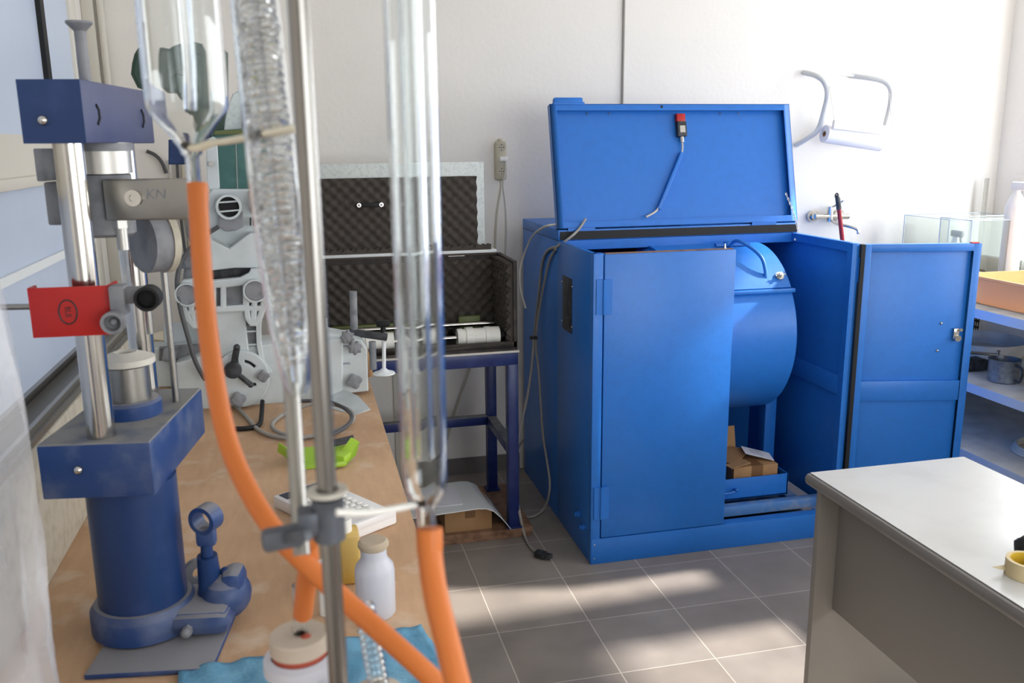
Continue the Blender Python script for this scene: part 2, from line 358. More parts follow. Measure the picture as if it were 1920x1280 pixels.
win('window_1', (-.2, 2.62), (z0, 2.2), 'x'); win('window_2', (2.90, 4.0), (.95, z1), 'x'); win('fill_window', (.6, 3.4), (.95, 2.45), 'y')
b = MB(); b.box(XL, YB-.012, 0, 1.04, YB, .085)
struct(b, 'baseboard_back', 'baseb')
b = MB(); b.tube([(1.577, YB-.006, ZC), (1.577, YB-.006, .3)], .006, 8); struct(b, 'trim_1', 'cable')     # thin cable trunk up the wall
b = MB(); b.box(XL, YB-.03, .0, XL+.05, YB, ZC, bev=.006); b.cyl((XL+.075, YB-.02, 0), (XL+.075, YB-.02, ZC), .014); struct(b, 'trim_2', 'beige')
b = MB(); b.box(.4, YB-.02, .0, .43, YB, .8); b.box(.62, YB-.028, .085, .655, YB, .95); struct(b, 'trim_3', 'beige')
# ------------------------------------------------------------------ glass-fronted cabinet on the bench, left
BZ = .85
t = thing('glazed_cabinet', 'tall glass-fronted cabinet standing along the left of the bench, behind the blue press', 'cabinet', (-.68, 1.9, BZ))
X = -.505
b = MB(); b.box(-.83, .95, BZ, X, 2.9, 1.115, bev=.004); b.done('base', 'granite', t)
b = MB(); b.box(-.6, .95, 1.115, X-.005, 2.9, 1.127); b.box(-.6, .95, 1.127, -.588, 2.9, 1.145); b.box(-.53, .95, 1.127, -.52, 2.9, 1.14); b.done('sliding_track', 'steel', t)
XP = -.6
def pane(y0, y1, za, zb): MB().box(XP-.006, y0, za, XP, y1, zb).done('pane', 'pane', t)
pane(.95, 2.83, 1.127, 1.575); pane(.95, 2.83, 1.69, 2.7)
b = MB(); b.box(XP-.03, .95, 1.60, XP+.012, 2.83, 1.69).box(XP-.02, .95, 1.575, XP+.03, 2.83, 1.60, bev=.004); b.done('rail', 'beige', t)
b = MB(); b.box(XP-.02, 2.50, 1.69, XP+.012, 2.535, 2.7); b.done('gasket', 'black', t)
b = MB(); b.box(XP-.03, 2.83, 1.115, XP+.01, 2.9, 2.7, bev=.004); b.done('frame_post', 'beige', t)
b = MB(); b.box(-.83, .95, 2.7, XP+.01, 2.9, 2.74); b.done('top_panel', 'beige', t)
b = MB(); b.box(XP+.001, .95, 1.385, XP+.01, 2.83, 1.405); b.done('glazing_bar', 'white_m', t)
# ------------------------------------------------------------------ workbench
t = thing('workbench', 'long plywood-topped workbench running towards the back wall on the left', 'workbench', (-.3, 1.7, 0))
MB().box(-.83, .1, BZ-.03, .205, 3.3, BZ, bev=.002).done('worktop', 'wood', t)
for x in (-.78, .12):
    for y in (.2, 3.2): MB().box(x, y, 0, x+.06, y+.06, BZ-.03, bev=.003).done('leg', 'navy', t)
MB().box(-.72, .22, .3, -.69, 3.2, .36).box(-.78, .22, .7, -.76, 3.2, BZ-.03).done('rail', 'navy', t)
# ------------------------------------------------------------------ hydraulic test press
O = Vector((-.331, 1.41, 0)); an = math.atan2(.15, .99); PT = Matrix.Translation(O) @ Matrix.Rotation(-an, 4, 'Z')
t = thing('hydraulic_press', 'blue bench-top hydraulic press with two steel columns and a dusty cylinder base', 'press', (-.30, 1.5, BZ))
def PM(): return MB(PT)
b = PM(); b.box(-.030, -.064, BZ, .166, .2, BZ+.010, bev=.003); b.done('base_plate', 'navy_dust', t)
b = PM(); b.lathe([(.086, BZ+.014), (.086, BZ+.05), (.078, BZ+.062), (.07, BZ+.062)], (.02, .085, 0), n=48); b.box(.03, .03, BZ+.014, .17, .14, BZ+.055, bev=.012); b.done('foot_flange', 'navy_dust', t)
b = PM(); b.cyl((.02, .085, BZ+.05), (.02, .085, 1.128), .071, n=56); b.done('cylinder', 'navy', t)
b = PM(); b.box(-.085, 0, 1.126, .085, .312, 1.214, bev=.003); b.mi = 1; b.box(-.083, .002, 1.2135, .083, .310, 1.2155); cr = b.done('crosshead', ['navy_dust', 'dust'], t)
b = PM(); b.ball((-.026, -.001, 1.174), .0075); b.done('screw', 'chrome', t)
for u, v in ((.0, .037), (.0, .262)):
    PM().cyl((u, v, 1.2), (u, v, 1.70), .0213, n=40).done('column', 'chrome', t)
b = PM(); b.lathe([(.05, 1.215), (.05, 1.238), (.046, 1.243)], (.008, .155, 0), n=44); b.done('ram_collar', 'navy_dust', t)
b = PM(); b.lathe([(.034, 1.24), (.034, 1.30), (.030, 1.305)], (.008, .155, 0), n=40); b.done('ram', 'steel', t)
b = PM(); b.lathe([(.012, 1.300), (.012, 1.322), (.018, 1.325), (.046, 1.315), (.046, 1.305), (.03, 1.300)], (.008, .155, 0), n=40, closed=True); b.done('platen', 'beige', t)
b = PM(); b.box(-.043, -.005, 1.667, .043, .31, 1.755, bev=.002); bl = b.done('top_block', 'navy_top', t)
b = PM(); b.box(-.0435, -.0062, 1.667, .0425, -.004, 1.7548); b.done('front_face', 'navy', bl)  # thin darker navy sheet over the block's front
b = PM(); b.ball((-.013, -.007, 1.699), .0075); b.done('screw', 'chrome', bl)
for v in (.05, .255):
    b = PM(); b.tube([(.0435, v-.006, 1.722), (.0435, v+.003, 1.715), (.0435, v+.003, 1.702), (.0435, v-.006, 1.694)], .0022, 6); b.done('slot', 'black', bl)
b = PM(); b.lathe([(.046, 1.62), (.046, 1.668)], (.004, .15, 0), n=48); b.done('load_ring', 'satin', t)
b = PM(); b.lathe([(.036, 1.52), (.043, 1.525), (.043, 1.618), (.036, 1.62)], (.004, .15, 0), n=44); b.lathe([(.05, 1.655), (.05, 1.6675)], (.004, .15, 0), n=44); b.box(-.056, .07, 1.545, -.03, .16, 1.61, bev=.003); b.done('load_cell', 'saw2', t)
b = PM(); b.box(-.056, .05, 1.612, -.043, .2, 1.66, bev=.002); b.done('spacer_block', 'saw2', t)
b = PM(); b.box(.02, .10, 1.548, .158, .125, 1.612, bev=.003); arm = b.done('load_arm', 'steel', t)
b = PM(); b.lathe([(.006, 0), (.0125, 0), (.0125, .006), (.006, .006)], (.066, .0995, 1.583), (0, -1, 0), closed=True, n=24); b.cyl((.066, .1, 1.583), (.066, .097, 1.583), .006); b.done('bolt', 'chrome', arm)
text('KN', 'marking', 'saw2', arm, .022, PT @ face_T((.1, .0992, 1.588), (1, 0, 0), (.15, 0, 1)))
b = PM(); b.cyl((.035, .12, 1.50), (.035, .12, 1.549), .009); b.cyl((.035, .12, 1.535), (.035, .12, 1.549), .014, n=6); b.done('plunger', 'satin', t)
b = PM(); b.cyl((-.0, .105, 1.60), (-.0, .105, 1.60), .01)
b = PM(); b.lathe([(.012, 0), (.0125, .01)], (.0, .1, 1.5)); b.bm.free()
# countersunk screw standing on the block
b = PM(); b.lathe([(.0085, 1.755), (.0085, 1.83), (.0085, 1.831), (.019, 1.842), (.019, 1.845)], (.012, .10, 0), n=24)
o = b.done('countersunk_bolt', 'saw2', None); meta(o, 'zinc countersunk bolt standing upright on top of the blue press block', 'bolt')
# red bracket with engraved oval, clamped to the front column
t2 = thing('red_bracket', 'red channel bracket with an engraved oval mark, fixed across the press columns', 'bracket', (-.335, 1.40, 1.39))
BT = Matrix.Translation(Vector((-.335, 1.395, 0))) @ Matrix.Rotation(math.radians(-3), 4, 'Z')
b = MB(BT); b.box(-.057, 0, 1.388, .055, .004, 1.462, bev=.001); b.box(-.057, .004, 1.388, -.053, .03, 1.462).box(.051, .004, 1.388, .055, .05, 1.462); b.done('channel', 'red', t2)
b = MB(BT); b.tube([(-.005+.0125*math.cos(a), -.0005, 1.425+.018*math.sin(a)) for a in [2*PI*i/28 for i in range(28)]], .0011, 6, closed=True); b.done('oval_mark', 'dark', t2)
text('ELE', 'lettering', 'dark', t2, .011, BT @ face_T((-.005, -.0008, 1.425), (0, 0, -1), (1, 0, 0)))
b = MB(BT); b.cyl((-.055, .012, 1.433), (-.105, .014, 1.434), .0045); b.done('rod', 'steel', t2)
t3 = thing('bosshead_clamp', 'grey bosshead clamp with two thumbscrews beside the red bracket', 'clamp', (-.26, 1.38, 1.4))
b = MB(BT); b.box(.056, -.012, 1.418, .078, .02, 1.462, bev=.003).box(.076, -.004, 1.434, .11, .014, 1.458, bev=.002); b.done('body', 'saw2', t3)
b = MB(BT); b.lathe([(.0165, 0), (.0165, .02), (.012, .02), (.012, .006)], (.062, -.012, 1.411), (0, -1, 0), n=24); b.ball((.062, -.02, 1.411), .006); b.done('thumbscrew', 'saw2', t3)
b = MB(BT); b.lathe([(.018, 0), (.018, .03), (.014, .03), (.0135, .012)], (.112, -.0, 1.444), (0, -1, 0), n=28); b.mi = 0; b.cyl((.11, .005, 1.445), (.07, .005, 1.445), .006); b.done('thumbscrew', 'black', t3)
b = MB(BT); b.cyl((.104, .01, 1.43), (.104, .01, 1.385), .005); b.done('stem', 'steel', t3)
# dial gauge behind
t4 = thing('dial_gauge', 'round grey pressure gauge seen edge-on behind the press columns', 'gauge', (-.23, 1.6, 1.45))
b = MB(); b.lathe([(.052, 0), (.052, .03)], (-.262, 1.60, 1.503), (1, .7, 0), n=40); b.done('case', 'saw2', t4)
b = MB(); b.lathe([(.055, 0), (.055, .012), (.048, .012)], (-.2372, 1.6173, 1.503), (1, .7, 0), n=40); b.done('rim', 'granite', t4)
b = MB(); b.cyl((-.235, 1.62, 1.455), (-.235, 1.62, 1.215), .006); b.done('stem', 'steel', t4)
# pump with handle socket
t5 = bpy.data.objects['hydraulic_press']
b = PM(); b.box(.075, .02, BZ+.012, .175, .12, BZ+.052, bev=.018); b.ball((.155, .10, BZ+.05), .042, (1, 1.1, 1), n=20); b.box(.15, .07, BZ+.03, .188, .13, BZ+.10, bev=.016); b.cyl((.105, .04, BZ+.035), (.105, .06, BZ+.035), .011); b.cyl((.14, .045, BZ+.037), (.14, .06, BZ+.037), .013); pu = b.done('pump_housing', 'navy_dust', t5)
b = PM(); b.cyl((.108, .01, BZ+.03), (.108, .05, BZ+.03), .009, n=6); b.ball((.108, .01, BZ+.03), .009); b.done('release_screw', 'saw2', pu)
b = PM(); b.tube([(.125, .10, BZ+.05), (.13, .095, BZ+.07), (.13, .09, BZ+.128)], [.02, .02, .017], 20); b.cyl((.13, .09, BZ+.128), (.131, .09, BZ+.150), .010); b.ball((.155, .1, BZ+.09), .01); b.done('piston', 'navy', pu)
b = PM(); b.box(.115, .08, BZ+.146, .148, .102, BZ+.18, bev=.007); b.lathe([(.017, 0), (.0245, 0), (.0245, .03), (.017, .03)], (.128, .078, BZ+.195), (.35, .9, 0), closed=True, n=30); b.done('handle_socket', 'navy_dust', pu)
b = MB(PT); b.lathe([(.010, 0), (.026, 0), (.026, .01), (.010, .01)], (.085, .17, BZ+.06), (.6, -.8, 0), closed=True, n=28); b.done('wheel', 'saw2', t5)
# ------------------------------------------------------------------ glassware and stand in front
t = thing('retort_stand', 'tall polished steel stand rod with grey clamp in the foreground', 'laboratory stand', (.006, .5, BZ))
MB().cyl((.006, .5, BZ+.012), (.006, .5, 1.95), .0058, n=32).done('rod', 'rod_steel', t)
MB().box(-.09, .37, BZ, .11, .55, BZ+.012, bev=.003).done('base', 'dark', t)
MB().cyl(at(541, 640, D=.575), at(566, 1040, D=.545), .0052, n=24).done('side_rod', 'steel', t)
p = at(606, 1000, D=.5)
b = MB(); b.lathe([(.0066, -.014), (.0095, -.014), (.0095, .012), (.0066, .012)], (.006, .5, p.z), closed=True, n=24); b.box(-.012, .492, p.z-.008, .0, .508, p.z+.006, bev=.002); cl = b.done('bosshead', 'boss', t)
b = MB(); b.lathe([(.0068, 0), (.012, 0), (.012, .002), (.0068, .002)], (.006, .5, p.z+.015), closed=True, n=30); b.done('ring', 'beige', t)
b = MB(); b.tube([p+Vector((.008, .0, .012)), at(700, 962, D=.51), at(795, 942, D=.53)], .0022, 10, smooth=2); b.done('support_arm', 'white_p', t)
b = MB(); q = at(530, 1010, D=.53); b.bar(q+Vector((-.012, 0, 0)), q+Vector((.012, 0, .002)), .012, .013, bev=.003); b.bar(q, p+Vector((-.008, .0, .0)), .005, .006, bev=.001); b.done('hose_clamp', 'boss', t)
b = MB(); b.tube([at(395, 268, D=.64), at(430, 264, D=.62), at(480, 254, D=.58), at(556, 240, D=.52)], .0025, 10, smooth=2); b.tube([at(345, 272, D=.655), at(368, 279, D=.645), at(395, 268, D=.64)], .003, 8, smooth=2); b.done('neck_holder', 'cream', t)
def shell(prof, th):    # outer profile to closed glass wall
    return prof + [(max(r-th, .0004), h) for r, h in prof[::-1]]
# reservoir
rb = at(352, 205, D=.65); D = .0285
t = thing('glass_reservoir', 'wide glass levelling reservoir with a conical bottom, at upper left above the orange hose', 'glassware', rb-Vector((0, 0, .1)))
prof = [(.005, -.062), (.005, -.034), (.0075, -.032), (.0085, -.028), (.0165, -.016), (.0272, -.003), (.0292, .002), (.0295, .008), (.0295, .22)]
MB().lathe(shell(prof, .0016), rb, closed=True, n=56).done('vessel', 'glass', t, sharp=60)
MB().tube([rb+Vector((.005, 0, .2)), rb+Vector((.004, 0, .03)), rb+Vector((.002, 0, .0))], .0045, 14).done('inner_tube', 'glass', t)
# right graduated tube
tb = at(797, 915, D=.53); tt = at(772, 0, D=.56)
t = thing('glass_measuring_tube', 'straight wide glass gas tube on the right, joined to the nearer orange hose', 'glassware', tb)
ax = (Vector((tb.x, tb.y, 2.0))-tb)
prof = [(.0060, -.026), (.0060, -.012), (.0085, -.007), (.012, -.002), (.0135, .008), (.0138, .03), (.0138, .42)]
MB().lathe(shell(prof, .0014), tb, ax, closed=True, n=48).done('vessel', 'glass', t, sharp=60)
MB().lathe(shell([(.0062, .02), (.0062, .42)], .0011), tb, ax, closed=True, n=28).done('inner_tube', 'glass', t)
# coiled condenser
cb = at(556, 722, D=.55); ct = at(478, 0, D=.60); ax = ct-cb; L = ax.length*1.25
t = thing('coiled_condenser', 'slender glass condenser with a bubbly inner coil, left of the steel rod', 'glassware', cb)
MB().lathe(shell([(.005, -.006), (.008, 0), (.0135, .04), (.0165, .12), (.0165, L)], .0013), cb, ax, closed=True, n=40).done('jacket', 'glass', t, sharp=60)
z = ax.normalized(); x = z.cross(Vector((0, 1, 0))).normalized(); y = z.cross(x)
n = int(L/.0062); pts = [cb+z*(.012+(L-.02)*i/(n*14)+.0022*noise.noise(Vector((i*.13, 0, 0))))+(x*math.cos(2*PI*i/14)+y*math.sin(2*PI*i/14))*min(.0118, .005+.07*(L*i/(n*14)))*(1+.22*noise.noise(Vector((i*.31, 5, 0)))) for i in range(n*14)]
MB().tube(pts, [.0014+.0011*random.random() for _ in pts], 6).done('coil', 'glassb', t)
MB().cyl(cb+z*.002, cb+z*L, .0022, n=10).done('inner_stem', 'glassb', t)
def hose(label, pts, r=.0072, bulge=True):
    b = MB(); b.tube(pts, r, 22, smooth=3)
    if bulge: b.tube([pts[0], pts[0]*.985+pts[1]*.015, pts[0]+(pts[1]-pts[0]).normalized()*.012, pts[0]+(pts[1]-pts[0]).normalized()*.016], [r*1.06, r*1.07, r*1.06, r*.98], 22)
    o = b.done('rubber_hose', 'orange', None, sharp=80); meta(o, label, 'hose', None); return o
hose('long orange rubber hose hanging from the glass reservoir and crossing behind the steel rod', [at(*a[:2], D=a[2]) for a in ((370, 344, .66), (374, 430, .66), (383, 560, .66), (398, 690, .65), (425, 830, .64), (470, 930, .63), (520, 1005, .62), (585, 1068, .62), (650, 1128, .62), (720, 1190, .61), (790, 1252, .60), (850, 1310, .60))])
hose('orange rubber hose hanging below the glass measuring tube at lower centre-right', [at(*a[:2], D=a[2]) for a in ((805, 990, .52), (806, 1040, .52), (815, 1110, .51), (835, 1190, .5), (860, 1290, .49), (880, 1360, .49))], .0073)
hose('short orange rubber hose running down into the stoppered flask behind the rod', [at(*a[:2], D=a[2]) for a in ((574, 1020, .62), (580, 1060, .64), (573, 1100, .66), (568, 1150, .69))], .0076, False)
# flask with stopper
fs = at(562, 1222, D=.75)
t = thing('stoppered_flask', 'white-rimmed reaction flask with a pale rubber stopper and red band, at the bottom edge', 'flask', (fs.x, fs.y, BZ))
MB().lathe([(.0005, BZ), (.044, BZ), (.047, BZ+.01), (.047, fs.z-.10), (.042, fs.z-.06), (.026, fs.z-.035), (.024, fs.z-.02), (.0305, fs.z-.014), (.0305, fs.z-.004), (.024, fs.z-.001), (.02, fs.z-.03), (.02, fs.z-.032), (.0005, fs.z-.033)], (fs.x, fs.y, 0), n=48).done('body', 'milky', t)
MB().lathe([(.0225, fs.z-.012), (.0228, fs.z+.004)], (fs.x, fs.y, 0), n=40).done('red_band', 'stop_r', t)
MB().lathe([(.004, fs.z+.004), (.0245, fs.z+.004), (.0245, fs.z+.016), (.023, fs.z+.0175), (.004, fs.z+.0175), (.0035, fs.z+.01)], (fs.x, fs.y, 0), n=40, closed=True).done('stopper', 'cork', t)
MB().lathe(shell([(.0055, 0), (.0055, .05)], .001), (fs.x+.002, fs.y, fs.z+.012), (.02, 0, 1), closed=True, n=20).done('glass_tube', 'glass', t)
MB().ball((fs.x+.006, fs.y-.006, fs.z+.0175), .0045, (1, 1, .3)).done('hole_plug', 'stop_r', t)
# narrow tube in second flask
p2 = at(706, 1262, D=.70)
t = thing('wash_bottle', 'low rounded bottle with a ribbed clear neck tube under the crossing orange hose', 'bottle', (p2.x, p2.y, BZ))
MB().lathe([(.0005, BZ), (.034, BZ), (.036, BZ+.02), (.036, p2.z-.05), (.032, p2.z-.03), (.02, p2.z-.016), (.0005, p2.z-.012)], (p2.x, p2.y, 0), n=40).done('body', 'cork', t)
pr = [(.0075, -.02)]
for i in range(14): pr += [(.0085, -.02+.006*i), (.0072, -.017+.006*i)]
MB().lathe(shell(pr, .0012), p2, (-.12, 0, 1), closed=True, n=22).done('neck_tube', 'glass', t)
# ------------------------------------------------------------------ bench-top items
def profile_bottle(name, label, cat, c, prof, m, capprof=None, capm=None, n=40):
    t = thing(name, label, cat, c)
    MB().lathe(prof, c, n=n).done('body', m, t)
    if capprof: MB().lathe(capprof, c, n=n).done('cap', capm, t)
    return t
c = at(706, 1150, Z=BZ); c.z = BZ+.0005
profile_bottle('plastic_bottle', 'round-shouldered milky plastic bottle with a rough tied-down cover, right of the rod', 'bottle', c,
    [(.0005, 0), (.030, 0), (.0345, .006), (.035, .082), (.033, .094), (.024, .106), (.0225, .112), (.0225, .13), (.0005, .131)], 'milky',
    [(.0005, .128), (.024, .126), (.027, .131), (.0265, .137), (.022, .141), (.0005, .142)], 'grout')
c = at(645, 1085, Z=BZ); c.z = BZ+.0005
t = thing('sample_jar', 'stained yellow jar with a white lid, left of the milky bottle', 'jar', c)
MB().box(c.x-.035, c.y-.03, BZ+.0005, c.x+.032, c.y+.03, BZ+.10, bev=.008).done('body', 'yellow', t)
MB().cyl((c.x, c.y, BZ+.10), (c.x, c.y, BZ+.125), .02).done('lid', 'white_p', t)
c = at(612, 1150, Z=BZ)
MB().cyl((c.x, c.y, BZ+.0005), (c.x, c.y, BZ+.10), .012).done('pen', 'white_p', None); o = bpy.data.objects['pen']; o.name = 'specimen_vial'; meta(o, 'small white vial standing right behind the steel rod', 'vial')
# calculator-like device
cA_, cB_, cC_ = at(606, 898, Z=BZ+.03), at(744, 958, Z=BZ+.03), at(672, 1003, Z=BZ+.03)
t = thing('desk_calculator', 'white desk calculator with rubber keys lying on the bench behind the rod', 'calculator', (cB_.x-.05, cB_.y, BZ))
u = cB_-cA_; u.z = 0; Lc = u.length; u.normalize(); v = Vector((u.y, -u.x, 0)); Wc = abs((cC_-cB_).dot(v))*1.05
KT = Matrix.Translation(Vector((cA_.x, cA_.y, BZ))) @ Matrix(((u.x, -v.x, 0, 0), (u.y, -v.y, 0, 0), (0, 0, 1, 0), (0, 0, 0, 1)))
b = MB(KT); b.box(0, -Wc, .001, Lc, 0, .030, bev=.005); b.done('case', 'calc', t)
b = MB(KT); b.box(Lc-.014, -Wc+.004, .02, Lc+.004, -.004, .038, bev=.004); b.done('grip', 'calc', t)
b = MB(KT); b.box(.010, -Wc+.01, .0298, .045, -.01, .0315); b.done('display', 'ink', t)
nr = int((Wc-.02)/.0175)
for i in range(int((Lc-.085)/.02)):
    for j in range(nr):
        b = MB(KT); b.box(.056+i*.02, -Wc+.012+j*.0175, .0298, .070+i*.02, -Wc+.024+j*.0175, .0345, bev=.002); b.done('key', 'white_p', t)
# lime dustpan and brush
c = at(612, 860, Z=BZ)
t = thing('dustpan', 'small lime green dustpan lying on the bench', 'dustpan', (c.x, c.y, BZ))
e1, e2, e3 = at(522, 840, Z=BZ+.03), at(672, 822, Z=BZ+.045), at(640, 872, Z=BZ+.001); e4 = at(572, 878, Z=BZ+.001)
b = MB(); v = [at(528, 842, Z=BZ+.02), at(660, 835, Z=BZ+.03), at(646, 872, Z=BZ+.001), at(572, 880, Z=BZ+.001)]
dn = Vector((0, 0, .0025)); b.faces([p for p in v]+[p+dn for p in v], [(0, 1, 2, 3), (7, 6, 5, 4), (0, 4, 5, 1), (1, 5, 6, 2), (2, 6, 7, 3), (3, 7, 4, 0)]); b.done('pan', 'lime', t)
b = MB(); w1 = [at(660, 820, Z=BZ+.055), at(674, 828, Z=BZ+.045), at(668, 852, Z=BZ+.012), at(648, 873, Z=BZ+.002), at(640, 848, Z=BZ+.02)]; o_ = Vector((.004, .002, 0))
b.faces(w1+[p-o_ for p in w1], [(0, 1, 2, 3, 4), (9, 8, 7, 6, 5)]+[(i, (i+1) % 5, 5+(i+1) % 5, 5+i) for i in range(5)]); b.done('side_wall', 'lime', t)
b = MB(); b.bar(at(522, 838, Z=BZ+.035), at(572, 872, Z=BZ+.006), .004, .028, bev=.001); b.done('side_wall', 'lime', t)
b = MB(); b.bar(at(618, 853, Z=BZ+.022), at(652, 858, Z=BZ+.02), .04, .02, bev=.004); b.bar(at(622, 870, Z=BZ+.012), at(648, 866, Z=BZ+.012), .03, .014, bev=.005); b.done('handle', 'lime', t)
b = MB()
for i in range(26):
    f = i/25; p = at(628+34*f, 836-8*f, Z=BZ+.035); b.cyl(p, p+Vector((.0, .012, .014)), .003, n=6)
o = b.done('brush_bristles', 'dark', None); meta(o, 'dark bristles of a small hand brush lying in the lime dustpan', 'brush', kind='stuff')
# blue cloth
b = MB(); vs = []; fs_ = []; nx, ny = 40, 24
c0, c1, c2, c3 = at(335, 1262, Z=BZ+.003), at(790, 1178, Z=BZ+.003), at(905, 1330, Z=BZ+.003), at(330, 1420, Z=BZ+.003)
for j in range(ny+1):
    for i in range(nx+1):
        s_, q_ = i/nx, j/ny; p = (c0*(1-s_)+c1*s_)*(1-q_)+(c3*(1-s_)+c2*s_)*q_
        h = .004+.014*abs(noise.noise(Vector((p.x*14, p.y*9, 0))))+.006*noise.noise(Vector((p.x*35, p.y*30, 4)))
        vs.append(Vector((min(p.x, .2), p.y, BZ+max(.0015, h))))
for j in range(ny):
    for i in range(nx): a = j*(nx+1)+i; fs_.append((a, a+1, a+nx+2, a+nx+1))
b.faces(vs, fs_); o = b.done('folded_cloth', 'cloth', None, sharp=80); meta(o, 'crumpled light blue work cloth spread on the bench under the flask', 'cloth')
md = o.modifiers.new('s', 'SOLIDIFY'); md.thickness = .0012; md.offset = 1
# ------------------------------------------------------------------ plastic bag at the left border
t = thing('plastic_bag', 'crumpled clear plastic bag standing at the left edge of the bench', 'plastic bag', (-.36, .82, BZ))
b = MB(); vs = []; fs_ = []; nx, ny = 72, 44
for j in range(ny+1):
    q_ = j/ny; z = BZ+.84*q_
    base = .105 if q_ < .80 else .105*(1-((q_-.80)/.2)**2*.7)
    for i in range(nx):
        a = 2*PI*i/nx; p = Vector((math.cos(a), math.sin(a), 0))
        r = base*(1+.22*noise.noise(Vector((p.x*1.6, p.y*1.6, z*3)))+.13*noise.noise(Vector((p.x*5, p.y*5, z*5)))+.05*noise.noise(Vector((p.x*11+z*9, p.y*11, z*14))))
        vs.append(Vector((-.362, .82, z))+p*r)
for j in range(ny):
    for i in range(nx): fs_.append((j*nx+i, j*nx+(i+1) % nx, (j+1)*nx+(i+1) % nx, (j+1)*nx+i))
b.faces(vs, fs_); b.done('film', 'film', t, sharp=50)
b = MB(); b.box(-.42, .79, BZ+.02, -.33, .88, BZ+.50, bev=.02); o = b.done('carton', 'navy_dust', None); meta(o, 'blue carton standing inside the clear plastic bag at the left edge', 'carton')
b = MB(); b.box(-.42, .76, BZ+.0005, -.32, .88, BZ+.02); o = b.done('pad', 'paper', None); meta(o, 'white pad under the blue carton in the plastic bag', 'pad')
# ------------------------------------------------------------------ soundproof drum machine
x0, x1, y0, y1, HM = 1.057, 2.178, 3.121, 4.2, 1.257
t = thing('drum_machine_cabinet', 'large blue steel cabinet with raised lid and open doors housing a test drum', 'machine', (1.62, 3.66, 0))
b = MB(); b.box(x0, y0, 0, x0+.018, 3.60, HM, bev=.0015).box(x0, 3.60, 0, x0+.018, y1, HM, bev=.0015); sp = b.done('side_panel', 'blue', t)
b = MB(); b.tube([(x0-.0008, 3.60, HM), (x0-.0008, y1, HM)], .0012, 4); b.done('seam', 'black', sp)
b = MB(); b.cyl((x0, 3.27, .155), (x0-.012, 3.27, .155), .014).cyl((x0, 3.27, .155), (x0-.022, 3.27, .155), .008, n=6); b.done('bolt', 'blue', sp)
b = MB(); b.cyl((x0, 3.205, .125), (x0-.012, 3.205, .125), .014).cyl((x0, 3.205, .125), (x0-.022, 3.205, .125), .008, n=6); b.done('bolt', 'blue', sp)
# oval access plate
b = MB(); P0 = at(1056, 515, X=x0); P1 = at(1074, 525, X=x0); P2 = at(1071, 625, X=x0); P3 = at(1055, 612, X=x0)
ya, yb, za, zb = (P0.y+P3.y)/2, (P1.y+P2.y)/2, P2.z, P0.z
b.box(x0-.003, min(ya, yb), za, x0, max(ya, yb), zb, bev=.001)
b.done('access_plate', 'dark', sp)
for yy in (min(ya, yb)-.008, max(ya, yb)+.006):
    for zz in (za+.03, zb-.03): MB().ball((x0-.002, yy, zz), .004).done('screw', 'chrome', sp)
MB().box(x1-.018, y0, .10, x1, y1, HM, bev=.0015).done('side_panel', 'blue', t)
MB().box(x0+.018, y1-.015, 0, x1-.018, y1, HM).done('back_panel', 'blue', t)
b = MB(); b.box(x0-.001, y0-.002, 0, x0+.038, y0+.03, HM, bev=.002); b.done('front_post', 'blue', t)
b = MB(); b.box(x0+.002, y0-.004, 0, x1, y0+.045, .108, bev=.002); pl = b.done('plinth', 'blue', t)
for zz in (.025, .085): MB().ball((x0+.015, y0-.004, zz), .0035).done('screw', 'chrome', pl)
b = MB(); b.box(x0-.001, 3.585, HM+.0005, x1, y1+.001, HM+.0455, bev=.002); dk = b.done('rear_deck', 'blue', t)
b = MB(); b.box(x0+.006, 3.580, HM+.004, x1-.004, 3.5855, HM+.038); b.done('rubber_seal', 'black', dk)
b = MB(); b.box(x0+.018, 3.58, HM-.04, x1-.018, 3.60, HM+.0); b.done('crossbar', 'blue', t)
# inner rib of the right side
b = MB(); xi = x1-.018; b.box(xi-.0115, y0+.0352, .62, xi-.0005, y1-.02, .70, bev=.002).box(xi-.012, y0, .12, xi, y0+.035, HM).box(xi-.012, y0+.035, HM-.035, xi, y1-.02, HM).done('rib', 'blue', t)
b = MB(); b.box(x0+.018, 3.9, .0, xi, 3.93, HM-.1).done('partition', 'blue', t)
b = MB(); b.box(1.76, 3.86, .6, 1.80, 3.90, HM).done('upright', 'blue', t)
# closed door leaf
d = MB(); d.box(x0+.042, y0-.004, .112, 1.636, y0+.03, HM-.004, bev=.003); dr = d.done('door', 'blue', t)
MB().box(x0+.05, y0+.002, HM-.004, 1.628, y0+.026, HM-.001).done('rubber_seal', 'ply', dr)
MB().cyl((1.595, y0+.013, HM-.002), (1.595, y0+.013, HM+.018), .005, .002, n=10).done('pin', 'chrome', dr)
for zz in (1.1, .27):
    b = MB(); b.box(x0+.010, y0-.008, zz-.075, x0+.038, y0-.001, zz+.06).box(x0+.042, y0-.009, zz-.075, x0+.072, y0-.003, zz+.06).cyl((x0+.04, y0-.008, zz-.075), (x0+.04, y0-.008, zz+.06), .006, n=14)
    b.done('hinge', 'blue', dr)
